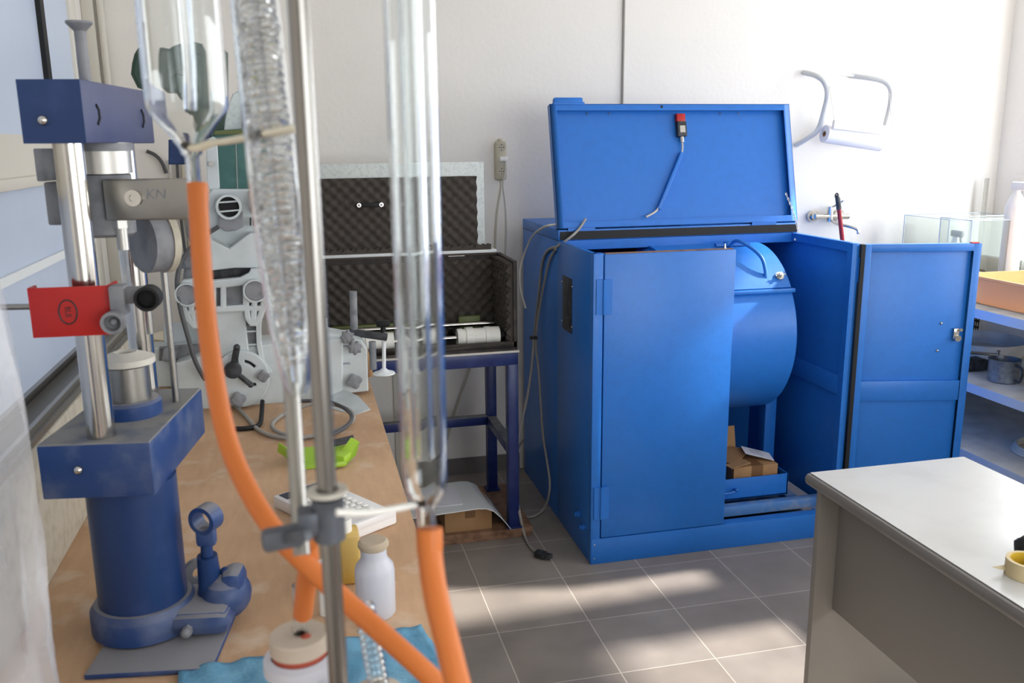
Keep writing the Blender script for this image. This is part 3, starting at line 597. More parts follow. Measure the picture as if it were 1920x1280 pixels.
# folded-out door leaf
hp, tp = Vector((2.19, 3.105, 0)), Vector((2.65, 3.0, 0)); dx = (tp-hp).normalized(); Ld = (tp-hp).length; nn = Vector((-dx.y, dx.x, 0))
DT = Matrix(((dx.x, nn.x, 0, hp.x), (dx.y, nn.y, 0, hp.y), (0, 0, 1, 0), (0, 0, 0, 1)))
b = MB(DT); zt, zb = HM-.004, .112; b.box(.004, .018, zb, Ld, .03, zt, bev=.001)
fw = .03; b.box(.004, 0, zb, fw, .02, zt, bev=.001).box(Ld-fw, 0, zb, Ld, .02, zt, bev=.001).box(fw, 0, zb, Ld-fw, .02, zb+fw, bev=.001).box(fw, 0, zt-fw, Ld-fw, .02, zt, bev=.001)
d2 = b.done('door', 'blue', t)
b = MB(DT); b.box(fw, .004, .60, Ld-fw, .02, .685, bev=.001); b.done('crossbar', 'blue', d2)
b = MB(DT); b.box(-.012, -.003, zb, .004, .03, zt); b.done('rubber_seal', 'black', d2)
b = MB(DT); b.box(Ld-.075, .004, .86, Ld-.052, .018, .905, bev=.003).cyl((Ld-.06, .018, .865), (Ld-.06, -.006, .865), .013).cyl((Ld-.05, .01, .90), (Ld-.05, -.004, .90), .007); b.done('latch', 'chrome', d2)
for u_, zz in ((Ld-.125, .925), (Ld-.13, .81)): MB(DT).ball((u_, .017, zz), .006).done('screw', 'chrome', d2)
MB(DT).box(Ld-.04, .0, zt, Ld-.01, .02, zt+.004).done('edge_mark', 'red', d2)
for zz in (1.15, ): MB().box(x1-.002, y0-.006, zz-.05, x1+.006, y0+.01, zz+.05).done('hinge', 'blue', d2)
# lid
lb, lt = Vector((0, 3.585, 1.308)), Vector((0, 3.715, 1.822)); up_ = (lt-lb).normalized(); bk = Vector((0, up_.z, -up_.y)); Hl = (lt-lb).length
LT = Matrix(((1, 0, 0, x0-.002), (0, bk.y, up_.y, lb.y), (0, bk.z, up_.z, lb.z), (0, 0, 0, 1)))
Wl = x1-x0; b = MB(LT); b.box(0, .03, 0, Wl, .036, Hl); f = .03; b.box(0, 0, 0, .003, .032, Hl).box(Wl-.003, 0, 0, Wl, .032, Hl).box(0, 0, Hl-.003, Wl, .032, Hl).box(0, 0, 0, Wl, .032, .003)
b.box(0, 0, 0, f, .003, Hl).box(Wl-f, 0, 0, Wl, .003, Hl).box(f, 0, Hl-.028, Wl-f, .003, Hl).box(f, 0, 0, Wl-f, .003, .028)
ld = b.done('lid', 'blue', t)
MB(LT).box(.02, .0, Hl, .15, .03, Hl+.03, bev=.008).box(.015, -.004, Hl-.004, .155, .034, Hl+.008, bev=.003).done('handle', 'blue', ld)
MB(LT).cyl((.505, -.001, Hl-.012), (.505, .003, Hl-.012), .006).done('hole', 'black', ld)
for q_ in (.17, .27, .79, .88): MB(LT).cyl((q_, .028, Hl-.028), (q_+.006, .026, Hl-.04), .002).done('rivet', 'chrome', ld)
b = MB(LT); b.box(.575, .004, Hl-.075, .615, .03, Hl-.04, bev=.003); b.done('switch_head', 'red', ld)
b = MB(LT); b.box(.575, .0, Hl-.14, .617, .03, Hl-.075, bev=.003); b.mi = 1; b.box(.584, -.002, Hl-.125, .608, .001, Hl-.095); b.mi = 2; b.cyl((.596, .015, Hl-.14), (.596, .015, Hl-.165), .009); b.done('switch_body', ['dark', 'satin', 'chrome'], ld)
MB(LT).tube([(.596, .015, Hl-.16), (.597, .015, Hl-.19), (.592, .018, Hl-.215)], .004, 8, smooth=2).done('switch_cable', 'cable_w', ld)
MB(LT).bar((.592, .022, Hl-.21), (.465, .022, .075), .026, .014, bev=.001).done('cable_channel', 'blue', ld)
MB(LT).tube([(.467, .018, .085), (.45, .014, .062), (.40, .008, .04)], .0045, 8, smooth=2).done('switch_cable', 'cable_w', ld)
b = MB()
for q_ in (.10, .95): b.box(x0+q_-.06, 3.578, 1.296, x0+q_+.06, 3.60, 1.31).cyl((x0+q_-.06, 3.584, 1.304), (x0+q_+.06, 3.584, 1.304), .006, n=12)
b.done('lid_hinge', 'blue', ld)
# chain
b = MB(); ca_ = at(1473, 362, Y=3.60); cb2 = at(1497, 438, Y=3.56); n = 20
for i in range(n):
    f = (i+.5)/n; c = ca_*(1-f)+cb2*f; c = c+Vector((0, -.02*math.sin(PI*f), -.008*math.sin(PI*f))); dd = (cb2-ca_).normalized(); s_ = Vector((0, 1, 0)) if i % 2 else Vector((.97, .0, .2))
    s_ = (s_-dd*s_.dot(dd)).normalized(); b.tube([c+dd*.0065*math.cos(a)+s_*.0036*math.sin(a) for a in [2*PI*k/10 for k in range(10)]], .0011, 6, closed=True)
b.done('chain', 'chrome', t); MB().ball(at(1491, 449, Y=3.55), .006).done('knob', 'nylon', t)
# drum
dc = Vector((0, 3.575, .845)); xa, xb = 1.44, 1.985; Rd = .365
dm = thing('test_drum', 'big blue steel drum with a hatch, mounted inside the open blue cabinet', 'drum', (1.7, 3.575, .45))
MB().lathe([(.0005, xa), (Rd-.01, xa), (Rd, xa+.008), (Rd, xb-.008), (Rd-.01, xb), (.0005, xb)], (0, dc.y, dc.z), (1, 0, 0), n=96).done('shell', 'blue', dm)
b = MB(); a0, a1 = math.radians(36), math.radians(112); N = 22; vs = []; fs_ = []
for i in range(N+1):
    a = a0+(a1-a0)*i/N
    for rr in (Rd+.0005, Rd+.012):
        for xx in (xa+.02, xb-.012): vs.append((xx, dc.y-rr*math.cos(a), dc.z+rr*math.sin(a)))
for i in range(N): q = i*4; fs_ += [(q+2, q+3, q+7, q+6), (q, q+4, q+5, q+1), (q, q+2, q+6, q+4), (q+1, q+5, q+7, q+3)]
fs_ += [(0, 1, 3, 2), (N*4, N*4+2, N*4+3, N*4+1)]; b.faces(vs, fs_); ht = b.done('hatch', 'blue', dm)
def dp(x, ang, r): a = math.radians(ang); return Vector((x, dc.y-r*math.cos(a), dc.z+r*math.sin(a)))
b = MB(); b.bar(dp(xa+.01, 34, Rd+.01), dp(xb, 34, Rd+.01), .022, .016, bev=.002); b.done('flange', 'blue', dm)
b = MB(); b.tube([dp(1.80, 78, Rd), dp(1.80, 74, Rd+.055), dp(1.82, 68, Rd+.066), dp(1.87, 56, Rd+.055), dp(1.875, 48, Rd+.028), dp(1.875, 44, Rd+.008)], .0075, 12, smooth=3); b.done('handle', 'blue', ht)
b = MB(); b.cyl(dp(1.935, 44, Rd+.01), dp(1.935, 44, Rd+.02), .018).cyl(dp(1.935, 44, Rd+.02), dp(1.935, 44, Rd+.035), .009, n=6).bar(dp(1.915, 44, Rd+.03), dp(1.955, 44, Rd+.03), .006, .006); b.done('wing_nut', 'satin', ht)
b = MB(); b.cyl(dp(1.80, 82, Rd+.01), dp(1.80, 82, Rd+.03), .014, n=6); b.bar(dp(1.74, 80, Rd+.02), dp(1.90, 80, Rd+.02), .02, .012); b.done('lock_bolt', 'blue', ht)
b = MB(); b.box(2.02, 3.50, .06, 2.075, 3.56, .86, bev=.003).box(1.98, 3.53, .82, 2.06, 3.62, .88); b.done('bearing_post', 'blue', dm)
b = MB(); b.box(1.30, 3.50, .06, 1.36, 3.56, .86).cyl((1.33, dc.y, dc.z), (2.06, dc.y, dc.z), .03); b.done('axle_stand', 'blue', dm)
# tray, bars
t2 = thing('collecting_tray', 'blue steel tray with a bar handle under the drum', 'tray', (1.7, 3.35, .15))
b = MB(); ty0, ty1, tz = 3.245, 3.56, .155; b.box(1.30, ty0, tz, 2.00, ty1, tz+.006).box(1.30, ty0, tz, 2.00, ty0+.006, tz+.095, bev=.001).box(1.30, ty1-.006, tz, 2.0, ty1, tz+.095).box(1.994, ty0, tz, 2.0, ty1, tz+.095).box(1.30, ty0, tz, 1.306, ty1, tz+.095); b.done('pan', 'blue', t2)
b = MB(); b.tube([(1.62, ty0, tz+.04), (1.62, ty0-.025, tz+.04), (1.745, ty0-.025, tz+.045), (1.745, ty0, tz+.05)], .005, 8, smooth=1); b.ball((1.745, ty0-.02, tz+.052), .009); b.done('handle', 'blue', t2)
b = MB(); b.box(x0+.03, 3.20, .10, x1-.02, 3.24, .145, bev=.003).box(x0+.03, 3.50, .02, x1-.02, 3.57, .13, bev=.003).box(2.02, 3.2405, .102, 2.07, 3.4995, .127).box(2.095, 3.171, .02, 2.13, 3.199, .099); b.done('base_frame', 'blue_scuff', t)
MB().box(x0+.02, 3.17, .002, x1-.02, 4.15, .012).done('floor_pan', 'black', t)
t2 = thing('cardboard_carton', 'open brown cardboard box taped shut in front, lying in the blue tray under the drum', 'box', (1.85, 3.37, .162))
b = MB(); bx0, bx1, by0, by1, bz = 1.755, 1.965, 3.275, 3.46, .163; b.box(bx0, by0, bz, bx1, by1, bz+.125, bev=.002); b.done('carton_body', 'card', t2)
b = MB(); b.bar((1.80, by1+.002, bz+.12), (1.80, by1+.03, bz+.24), .12, .004).bar((1.74, 3.33, bz+.132), (1.86, 3.44, bz+.150), .1, .004).bar((1.73, 3.28, bz+.13), (1.83, 3.30, bz+.14), .05, .003); b.done('flap', 'card', t2)
MB().box(1.84, by0-.0012, bz+.02, 1.893, by0+.0, bz+.126).box(1.84, by0, bz+.125, 1.893, by0+.06, bz+.1262).done('packing_tape', 'tape', t2)
PTm = Matrix.Translation(Vector((1.91, 3.36, bz+.148))) @ Matrix.Rotation(math.radians(-16), 4, 'Z') @ Matrix.Rotation(math.radians(14), 4, 'Y')
o = MB(PTm).box(-.065, -.05, -.0006, .065, .05, .0006).done('paper_note', 'paper', None); meta(o, 'white paper note resting on the cardboard box in the blue cabinet', 'paper')
b = MB(PTm)
for k in range(3): b.tube([(-.035+.01*i, -.015+.02*k+.005*math.sin(i*2.3+k), .001) for i in range(7)], .0008, 5)
b.done('handwriting', 'ink', o)
# cables on the machine
def cable(name, label, pts, r, m='cable', group=None, cat='cable', sm=3):
    o = MB().tube(pts, r, 10, smooth=sm).done(name, m, None, sharp=80); meta(o, label, cat, group); return o
XS = x0-.008
cable('power_cable', 'pale cable arching from behind the raised lid, hanging loose left of the cabinet', [at(1046, 420, Y=3.62), at(1022, 423, Y=3.62), at(998, 440, X=XS-.01), at(983, 475, X=XS-.03), at(974, 510, X=XS-.06), at(976, 545, X=XS-.07), at(986, 578, X=XS-.06)], .005, 'cable_w')
cA = [at(1098, 410, Y=3.585), at(1086, 430, Y=3.57), at(1066, 448, Y=3.54), at(1045, 462, X=XS)]
cable('power_cable', 'grey cable running from the lid corner to the notch in the cabinet side', cA, .0055)
cable('power_cable', 'thick grey cable down the left cabinet side, ending in the connector on the floor', [at(1042, 463, X=XS), at(1026, 468, X=XS), at(1016, 490, X=XS), at(1012, 535, X=XS), at(1006, 590, X=XS-.01), at(1001, 635, X=XS-.02), at(998, 680, X=XS-.04), at(990, 740, X=XS-.08), at(977, 795, Y=3.7), at(968, 850, Y=3.62), at(966, 915, Y=3.56), at(974, 960, Y=3.42), at(982, 1000, Z=.008), at(992, 1024, Z=.008), at(1006, 1035, Z=.008)], .0065)
cable('power_cable', 'thin grey cable looping down the left cabinet side to the floor', [at(1042, 467, X=XS), at(1030, 485, X=XS), at(1020, 530, X=XS), at(1009, 590, X=XS-.01), at(1003, 640, X=XS-.02), at(1010, 690, X=XS-.01), at(1014, 760, X=XS-.01), at(1018, 820, X=XS-.01), at(1027, 870, X=XS-.015), at(1033, 915, X=XS-.03), at(1022, 955, Z=.008), at(995, 972, Z=.008), at(972, 962, Z=.008), at(955, 940, Z=.008)], .0055)
cable('power_cable', 'short grey cable lead crossing between the blue table leg and the cabinet', [at(965, 850, Y=3.7), at(975, 835, Y=3.8), at(981, 822, Y=3.95), at(981, 828, Y=3.95), at(965, 838, Y=3.7)], .005)
b = MB(); b.tube([at(999+k, 633, X=XS-.02) + Vector((0, 0, 0)) for k in (-3, 0, 6)], .009, 8); o = b.done('cable_tie', 'black', None); meta(o, 'black cable tie round the two cables on the cabinet side', 'cable tie')
b = MB(); P = at(1004, 1036, Z=.017); Q = at(1024, 1041, Z=.017); b.bar(P, Q, .035, .026, bev=.006).bar(Q, Q+(Q-P)*.5, .028, .018, bev=.003); o = b.done('plug_connector', 'dark', None); meta(o, 'dark plug connector lying on the floor tiles in front of the blue cabinet', 'plug')
# wall bits by the corner
# ------------------------------------------------------------------ roller table and foam-lined case
t = thing('steel_table', 'navy blue square-tube table carrying the foam-lined case against the back wall', 'table', (.46, 3.68, 0))
ty0, ty1 = 3.44, 3.92; tx0, tx1 = .03, .842; TZ = .822
for x in (tx0, tx1-.045):
    for y in (ty0, ty1-.05): MB().box(x, y, .052, x+.045, y+.05, TZ-.05, bev=.003).box(x-.01, y-.008, .045, x+.055, y+.055, .055).done('leg', 'navy_t', t)
MB().box(tx0, ty0, TZ-.055, tx1, ty0+.05, TZ, bev=.003).box(tx0, ty1-.05, TZ-.055, tx1, ty1, TZ, bev=.003).box(tx0, ty0+.05, TZ-.055, tx0+.045, ty1-.05, TZ).box(tx1-.045, ty0+.05, TZ-.055, tx1, ty1-.05, TZ).done('top_frame', 'navy_t', t)
b = MB(); b.box(tx0+.04, ty1-.045, .375, tx1-.04, ty1-.005, .415, bev=.002).box(tx1-.045, ty0+.05, .375, tx1-.005, ty1-.05, .415, bev=.002).box(tx0, ty0+.05, .375, tx0+.04, ty1-.05, .415); b.mi = 1; b.box(tx0+.04, ty1-.045, .415, tx1-.04, ty1-.005, .417).box(tx1-.045, ty0+.05, .415, tx1-.005, ty1-.05, .417); b.done('lower_rail', ['navy_t', 'dust'], t)
MB().box(tx0-.004, ty0-.006, TZ, tx1+.003, ty1, TZ+.009).done('top_sheet', 'satin', t)
cx0, cx1, cyf, cyb, cz0, cz1 = .062, .838, 3.445, 3.90, TZ+.0095, 1.197
cyb = 3.76
t = thing('foam_lined_case', 'open case lined with black egg-crate foam on the navy table', 'case', ((cx0+cx1)/2, (cyf+cyb)/2, cz0))
th = .012
b = MB(); b.box(cx0, cyf, cz0, cx1, cyb, cz0+.012).box(cx0, cyf, cz0+.012, cx1, cyf+.012, cz0+.035).box(cx1-th, cyf, cz0+.012, cx1, cyb, cz1).box(cx0, cyf, cz0+.012, cx0+th, cyb, cz1).box(cx0+th, cyb-th, cz0+.012, cx1-th, cyb, cz1)
b.done('shell', 'case', t)
b = MB(); b.box(cx1-.001, cyf, cz0, cx1+.003, cyb, cz1+.001).box(cx0+th, cyb-.03, cz1-.004, cx1-th, cyb, cz1+.004); b.done('rim', 'foam', t)
foam('foam_lining', t, (cx0+th, cyb-th, cz0+.02), (1, 0, 0), (0, 0, 1), (0, -1, 0), cx1-cx0-2*th-.01, cz1-cz0-.045, amp=.018)
foam('foam_lining', t, (cx1-th, cyf+.012, cz0+.02), (0, 1, 0), (0, 0, 1), (-1, 0, 0), cyb-cyf-.03, cz1-cz0-.03, amp=.018)
# lid
LY = 3.80
b = MB(); xl0, xl1 = cx0+.01, .784; b.box(xl0, LY, 1.215, xl1, LY+.012, 1.585, bev=.002); lidp = b.done('lid', 'galv', t)
b = MB(); b.box(cx0+.01, 3.735, 1.200, .822, LY+.012, 1.213, bev=.002); b.done('lid_rim', 'white_m', lidp)
foam('lid_foam', lidp, (cx0+.02, LY-.001, 1.22), (1, 0, 0), (0, 0, 1), (0, -1, 0), .748-cx0-.02, .305, amp=.016)
foam('lid_foam', lidp, (cx0+.02, 3.745, 1.2132), (1, 0, 0), (0, 1, 0), (0, 0, 1), .80-cx0-.02, .045, amp=.014)
b = MB(); hx0, hx1 = at(673, 384, Y=3.77).x, at(715, 384, Y=3.77).x; hz = at(694, 384, Y=3.77).z; b.bar((hx0, 3.772, hz), (hx1, 3.772, hz), .012, .018, bev=.003); hd = b.done('handle', 'black', lidp)
for x in (hx0, hx1): MB().lathe([(.009, 0), (.009, .006)], (x, 3.768, hz), (0, -1, 0), n=16).ball((x, 3.76, hz), .005).done('screw', 'chrome', hd)
MB().box(.61, 3.735, 1.19, .68, 3.742, 1.2).cyl((.61, 3.735, 1.198), (.68, 3.735, 1.198), .004).done('hinge', 'satin', lidp)
def roller(label, y, z, wheels, r=.0095):
    t = thing('roller_shaft', label, 'roller', (.45, y, z), 'roller shafts in the foam-lined case')
    MB().cyl((cx0+.02, y, z), (cx1-.05, y, z), r).done('shaft', 'chrome', t)
    for a, prof in wheels: MB().lathe(prof, (a, y, z), (1, 0, 0), n=36).done('wheel', 'nylon', t)
WP = [(.012, 0), (.036, 0), (.038, .004), (.038, .022), (.035, .024), (.035, .034), (.042, .036), (.042, .066), (.037, .068), (.037, .115), (.041, .117), (.041, .138), (.039, .140), (.039, .178), (.012, .18)]
roller('front steel roller shaft with stepped white wheels at both ends in the case', 3.54, .875, [(.605, WP), (.20, [(r, h*.8) for r, h in WP])])
roller('rear steel roller shaft lying behind the white wheels in the case', 3.66, .905, [], .009)
MB().cyl((.79, 3.54, .875), (.815, 3.54, .875), .022).box(.80, 3.50, .845, .826, 3.58, .86).done('bearing', 'black', bpy.data.objects['roller_shaft'])
b = MB(); b.box(.64, 3.69, .85, .735, 3.72, .935, bev=.003).box(.10, 3.69, .85, .36, 3.72, .915, bev=.003); o = b.done('drive_cover', 'olive', None); meta(o, 'olive green metal drive covers standing behind the roller shafts in the case', 'cover')
bpy.data.objects.remove(o)
for nm, a, c, h, lab in (('drive_cover', .64, .735, .935, 'olive green metal cover standing behind the right-hand white wheels in the case'), ('drive_cover', .10, .36, .92, 'long olive green cover at the left inside the foam-lined case')):
    o = MB().box(a, 3.685, cz0+.0125, c, 3.715, h, bev=.004).done(nm, 'olive', None); meta(o, lab, 'cover')
# under the table
o = MB().box(.50, 3.44, 0, .895, 3.95, .022, bev=.002).box(.505, 3.435, .022, .9, 3.95, .044, bev=.002).done('plywood_sheets', 'ply', None); o.name = 'plywood_board'; meta(o, 'doubled brown plywood board on the floor under the navy table leg', 'board')
t = thing('shipping_box', 'brown cardboard box with a tape patch under the curved white board', 'box', (.64, 3.6, .0445))
a_, c_ = at(833, 945, Y=3.46), at(922, 945, Y=3.46)
MB().box(a_.x, 3.46, .045, c_.x, 3.70, .143, bev=.002).done('carton_body', 'card', t)
MB().box((a_.x+c_.x)/2-.015, 3.4585, .105, (a_.x+c_.x)/2+.03, 3.4605, .143).done('tape_patch', 'tape', t)
b = MB(); prof = [(.15, .145), (.30, .15), (.45, .157), (.58, .163), (.655, .166), (.69, .162), (.72, .148), (.75, .118), (.775, .085), (.795, .0575)]
vs = []; fs_ = []; k = len(prof)
for i, (xx, zz) in enumerate(prof):
    for yy in (3.40, 3.72):
        for dz in (0, .004): vs.append((xx-(.02 if yy > 3.5 else 0), yy, zz+dz))
for i in range(k-1): q = i*4; fs_ += [(q, q+2, q+6, q+4), (q+1, q+5, q+7, q+3), (q, q+4, q+5, q+1), (q+2, q+3, q+7, q+6)]
fs_ += [(0, 1, 3, 2), ((k-1)*4, (k-1)*4+2, (k-1)*4+3, (k-1)*4+1)]
b.faces(vs, fs_); o = b.done('curved_board', 'white_m', None); meta(o, 'thin white board bent over the cardboard box and touching the table leg foot', 'board')
o = MB().box(.42, 3.46, .168, .60, 3.66, .171).done('paper_sheet', 'paper', None); meta(o, 'sheet of white paper lying on the curved white board', 'paper')
# wall socket strip
t = thing('socket_strip', 'cream three-way socket strip screwed to the back wall above the case', 'power strip', (.957, YB, 1.48))
sx, sz0, sz1 = .957, 1.487, 1.672
MB().box(sx-.028, YB-.034, sz0, sx+.028, YB, sz1, bev=.012).box(sx-.01, YB-.012, sz1-.004, sx+.01, YB, sz1+.012, bev=.003).done('housing', 'strip', t)
for i, zz in enumerate((1.642, 1.588, 1.530)):
    if i == 1: continue
    b = MB(); b.lathe([(.019, 0), (.019, .003), (.017, .003), (.0165, .0015), (.0005, .0015)], (sx, YB-.034, zz), (0, -1, 0), n=28); s_ = b.done('socket', 'strip', t)
    b = MB(); [b.cyl((sx+dx_, YB-.0365, zz+dz_), (sx+dx_, YB-.034, zz+dz_), .0027, n=8) for dx_, dz_ in ((-.010, 0), (.010, 0), (0, .013), (0, -.013), (0, 0))]; b.done('contact_holes', 'ink', s_)
o = MB().box(sx-.013, YB-.062, 1.578, sx+.026, YB-.034, 1.600, bev=.004).done('plug', 'white_p', None); meta(o, 'white flat plug pushed into the middle socket of the strip', 'plug')
cable('power_cable', 'pale cable hanging from the white plug down behind the case', [(sx+.015, YB-.055, 1.582), (sx+.014, YB-.05, 1.53), (sx+.004, YB-.03, 1.47), (sx+.018, YB-.02, 1.40), (sx+.026, YB-.015, 1.28), (sx+.02, YB-.012, 1.12), (.95, YB-.012, .9), (.88, YB-.012, .6)], .0035, 'cable_w')
cable('power_cable', 'beige cable leaving the bottom of the socket strip and passing left behind the case', [(sx, YB-.015, 1.49), (sx+.002, YB-.015, 1.46), (sx-.018, YB-.015, 1.36), (sx-.03, YB-.015, 1.24), (sx-.032, YB-.015, 1.1), (.86, YB-.02, .75), (.72, YB-.03, .40), (.66, YB-.03, .2)], .0042, 'strip')
# ------------------------------------------------------------------ back-wall fittings
t = thing('paper_roll_holder', 'white tubular wall bracket carrying a paper roll, right of the raised blue lid', 'roll holder', (2.7, YB, 1.7))
def w(x, y, Y): return at(x, y, Y=Y)
MB().tube([w(1508, 136, YB-.005), w(1530, 141, YB-.10), w(1546, 152, YB-.13), w(1553, 175, YB-.14), w(1546, 205, YB-.12), w(1536, 243, YB-.10), w(1520, 256, YB-.08), w(1493, 272, YB-.01)], .0135, 12, smooth=2).done('bracket_arm', 'arm', t)
MB().tube([w(1596, 142, YB-.01), w(1630, 146, YB-.08), w(1660, 152, YB-.12), w(1672, 168, YB-.14), w(1670, 195, YB-.13), w(1660, 235, YB-.10)], .0135, 12, smooth=2).done('bracket_arm', 'arm', t)
MB().tube([w(1520, 138, YB-.03), w(1560, 138, YB-.03), w(1600, 142, YB-.03)], .006, 8).done('crossbar', 'white_m', t)
a_ = w(1546, 251, YB-.13); c_ = w(1650, 268, YB-.13)
MB().lathe([(.014, 0), (.043, 0), (.043, (c_-a_).length), (.014, (c_-a_).length)], a_, c_-a_, closed=True, n=40).done('core', 'card', t)
bpy.data.objects['core'].data.transform(Matrix()); 
ro = thing('paper_roll', 'roll of white paper towel hanging on the tubular wall bracket', 'paper roll', a_)
MB().lathe([(.0145, -.001), (.0435, -.001), (.0435, (c_-a_).length+.001), (.0145, (c_-a_).length+.001)], a_, c_-a_, closed=True, n=48).done('paper', 'paper', ro)
bpy.data.objects.remove(bpy.data.objects['core'])
MB().lathe([(.0105, -.002), (.0143, -.002), (.0143, .16), (.0105, .16)], a_, c_-a_, closed=True, n=32).done('cardboard_core', 'card', ro)
e0, e1 = w(1562, 233, YB-.175), w(1676, 246, YB-.175)
MB().bar(e0, e1, .02, .045, bev=.004).done('cutter_bar', 'white_p', t)
for px in ((1555, 160, 1565, 228), (1668, 175, 1671, 238)):
    MB().cyl(w(px[0], px[1], YB-.15), w(px[2], px[3], YB-.17), .0016, n=8).done('wire', 'satin', t)
t = thing('wall_tap', 'chrome wall-mounted mixer tap behind the open blue doors', 'tap', (2.75, YB, 1.25))
a_ = w(1522, 405, YB-.01)
MB().lathe([(.026, 0), (.03, .006), (.028, .02), (.018, .03)], a_, (0, -1, 0)).lathe([(.03, 0), (.03, .012)], a_+Vector((.16, 0, 0)), (0, -1, 0)).done('wall_flange', 'chrome', t)
MB().cyl(a_+Vector((-.0, -.03, 0)), a_+Vector((.2, -.03, -.005)), .014).cyl(a_+Vector((.09, -.03, -.03)), a_+Vector((.09, -.03, .05)), .016).done('body', 'chrome', t)
MB().tube([a_+Vector((.09, -.04, -.02)), a_+Vector((.10, -.08, -.04)), a_+Vector((.13, -.14, -.045)), a_+Vector((.17, -.17, -.06)), a_+Vector((.17, -.17, -.085))], .008, 10, smooth=2).done('spout', 'chrome', t)
MB().bar(a_+Vector((.09, -.05, .05)), a_+Vector((.12, -.10, .085)), .018, .008, bev=.002).done('lever', 'chrome', t)
t = thing('broom_handle', 'dark red broom handle with black grip leaning behind the blue cabinet', 'broom', (2.62, 3.9, 0))
ba, bb = w(1579, 447, 3.95), w(1573, 392, 3.95); dd = (bb-ba).normalized()
MB().cyl(ba-dd*1.15, bb+dd*.01, .0105).done('pole', 'rubr', t)
MB().cyl(bb, w(1569, 368, 3.95), .0125, .0105).lathe([(.012, 0), (.012, .0)], bb).done('grip', 'dark', t) if False else MB().tube([bb, bb+dd*.05, w(1569, 366, 3.95)], [.0125, .0125, .009], 14).done('grip', 'dark', t)
MB().tube([w(1569, 367, 3.95)+Vector((.008*math.cos(a), 0, .012*math.sin(a))) for a in [2*PI*i/14 for i in range(14)]], .004, 8, closed=True).done('hanging_loop', 'dark', t)
q = ba-dd*1.15
MB().box(q.x-.15, q.y-.03, 0, q.x+.15, q.y+.03, q.z+.02, bev=.01).done('brush_head', 'rubr', t)
# ------------------------------------------------------------------ shelving on the right
t = thing('steel_shelving', 'pale blue-grey slotted-angle shelving unit along the right wall', 'shelving', (3.25, 3.1, 0))
sx0, sx1, sy0, sy1 = 2.855, 3.70, 1.9, 4.19
for zz in (.29, .60, .935):
    b = MB(); b.box(sx0, sy0, zz-.04, sx0+.004, sy1, zz).box(sx1-.004, sy0, zz-.04, sx1, sy1, zz).box(sx0, sy1-.004, zz-.04, sx1, sy1, zz).box(sx0, sy0, zz-.04, sx1, sy0+.004, zz); b.mi = 1; b.box(sx0+.002, sy0+.002, zz-.003, sx1-.002, sy1-.002, zz+.001)
    b.done('shelf_board', ['shelf', 'shelf_top'], t)
for x, y, s1, s2 in ((sx0, sy1, 1, -1), (sx1, sy1, -1, -1), (sx0, sy0, 1, 1), (sx1, sy0, -1, 1)):
    b = MB(); zt_ = .94; W2 = .045
    for leg in range(2):
        for k in (0, 1, 2):
            a, c = ((0, .011), (.017, .028), (.034, .045))[k]
            if leg == 0: b.box(min(x+s1*a, x+s1*c), min(y, y+s2*.003), 0, max(x+s1*a, x+s1*c), max(y, y+s2*.003), zt_)
            else: b.box(min(x, x+s1*.003), min(y+s2*a, y+s2*c), 0, max(x, x+s1*.003), max(y+s2*a, y+s2*c), zt_)
        z = 0
        while z < zt_:
            if leg == 0: b.box(min(x, x+s1*W2), min(y, y+s2*.003), z, max(x, x+s1*W2), max(y, y+s2*.003), z+.012)
            else: b.box(min(x, x+s1*.003), min(y, y+s2*W2), z, max(x, x+s1*.003), max(y, y+s2*W2), z+.012)
            z += .036
    if x == sx1 and y == sy1: b.box(x-.028, y-.004, .94, x, y-.001, 1.45)
    b.done('post', 'steel' if x == sx1 else 'shelf', t, weld=False)
# extra post at back seen between shelves
MB().bar((sx1-.01, 4.15, .88), (sx1-.01, 3.2, .905), .03, .03).done('brace', 'dark', t)
# things on shelves
def on(z, x, y): return at(x, y, Z=z)
c = on(.601, 1880, 712); c = Vector((3.02, c.y*3.02/c.x, .602))
t = thing('steel_mug', 'galvanised steel mug with a strap handle on the middle shelf', 'mug', c)
MB().lathe([(.0005, 0), (.060, 0), (.064, .004), (.066, .10), (.068, .103), (.0635, .103), (.0615, .006), (.0005, .005)], c, n=44).done('cup', 'mug', t)
MB().tube([c+Vector((.0, -.066, .085)), c+Vector((.004, -.098, .082)), c+Vector((.005, -.102, .05)), c+Vector((.005, -.092, -.0+.012)), c+Vector((.0, -.064, .02))], .006, 8, smooth=2).done('handle', 'dark', t)
c = Vector((3.02, 3.42, .602)); 
t = thing('grease_applicator', 'small black apparatus with a chrome lever on the middle shelf beside the steel mug', 'apparatus', c)
MB().box(2.95, 3.38, .602, 3.09, 3.46, .655, bev=.004).done('base_block', 'dark', t)
MB().cyl((3.0, 3.42, .655), (3.0, 3.42, .71), .012).ball((3.0, 3.42, .72), .016).cyl((3.0, 3.40, .69), (3.12, 3.36, .68), .007).cyl((3.12, 3.36, .70), (3.13, 3.36, .63), .009).done('lever', 'chrome', t)
o = MB().lathe([(.03, 0), (.045, .02), (.045, .07), (.04, .09), (.0005, .092)], (3.06, 2.88, .602)).done('glass_jar', 'tank', None); meta(o, 'clear jar standing right of the steel mug, cut off by the picture edge', 'jar')
c = Vector((3.20, 3.62, .602)); o = MB().lathe([(.19, 0), (.2, .01), (.21, .075), (.207, .075), (.195, .012), (.0005, .011)], (3.32, 3.70, .602), n=48).done('shallow_basin', 'shelf_top', None); meta(o, 'wide shallow pan on the middle shelf behind the steel mug', 'pan')
pts = []
for i in range(64):
    a = 2*PI*i/26; r_ = .15-.012*(i/64); pts.append((3.18+r_*math.cos(a+.5), 3.06+r_*1.0*math.sin(a+.5), .297+.0105*(i/26)+.003*math.sin(a*2)))
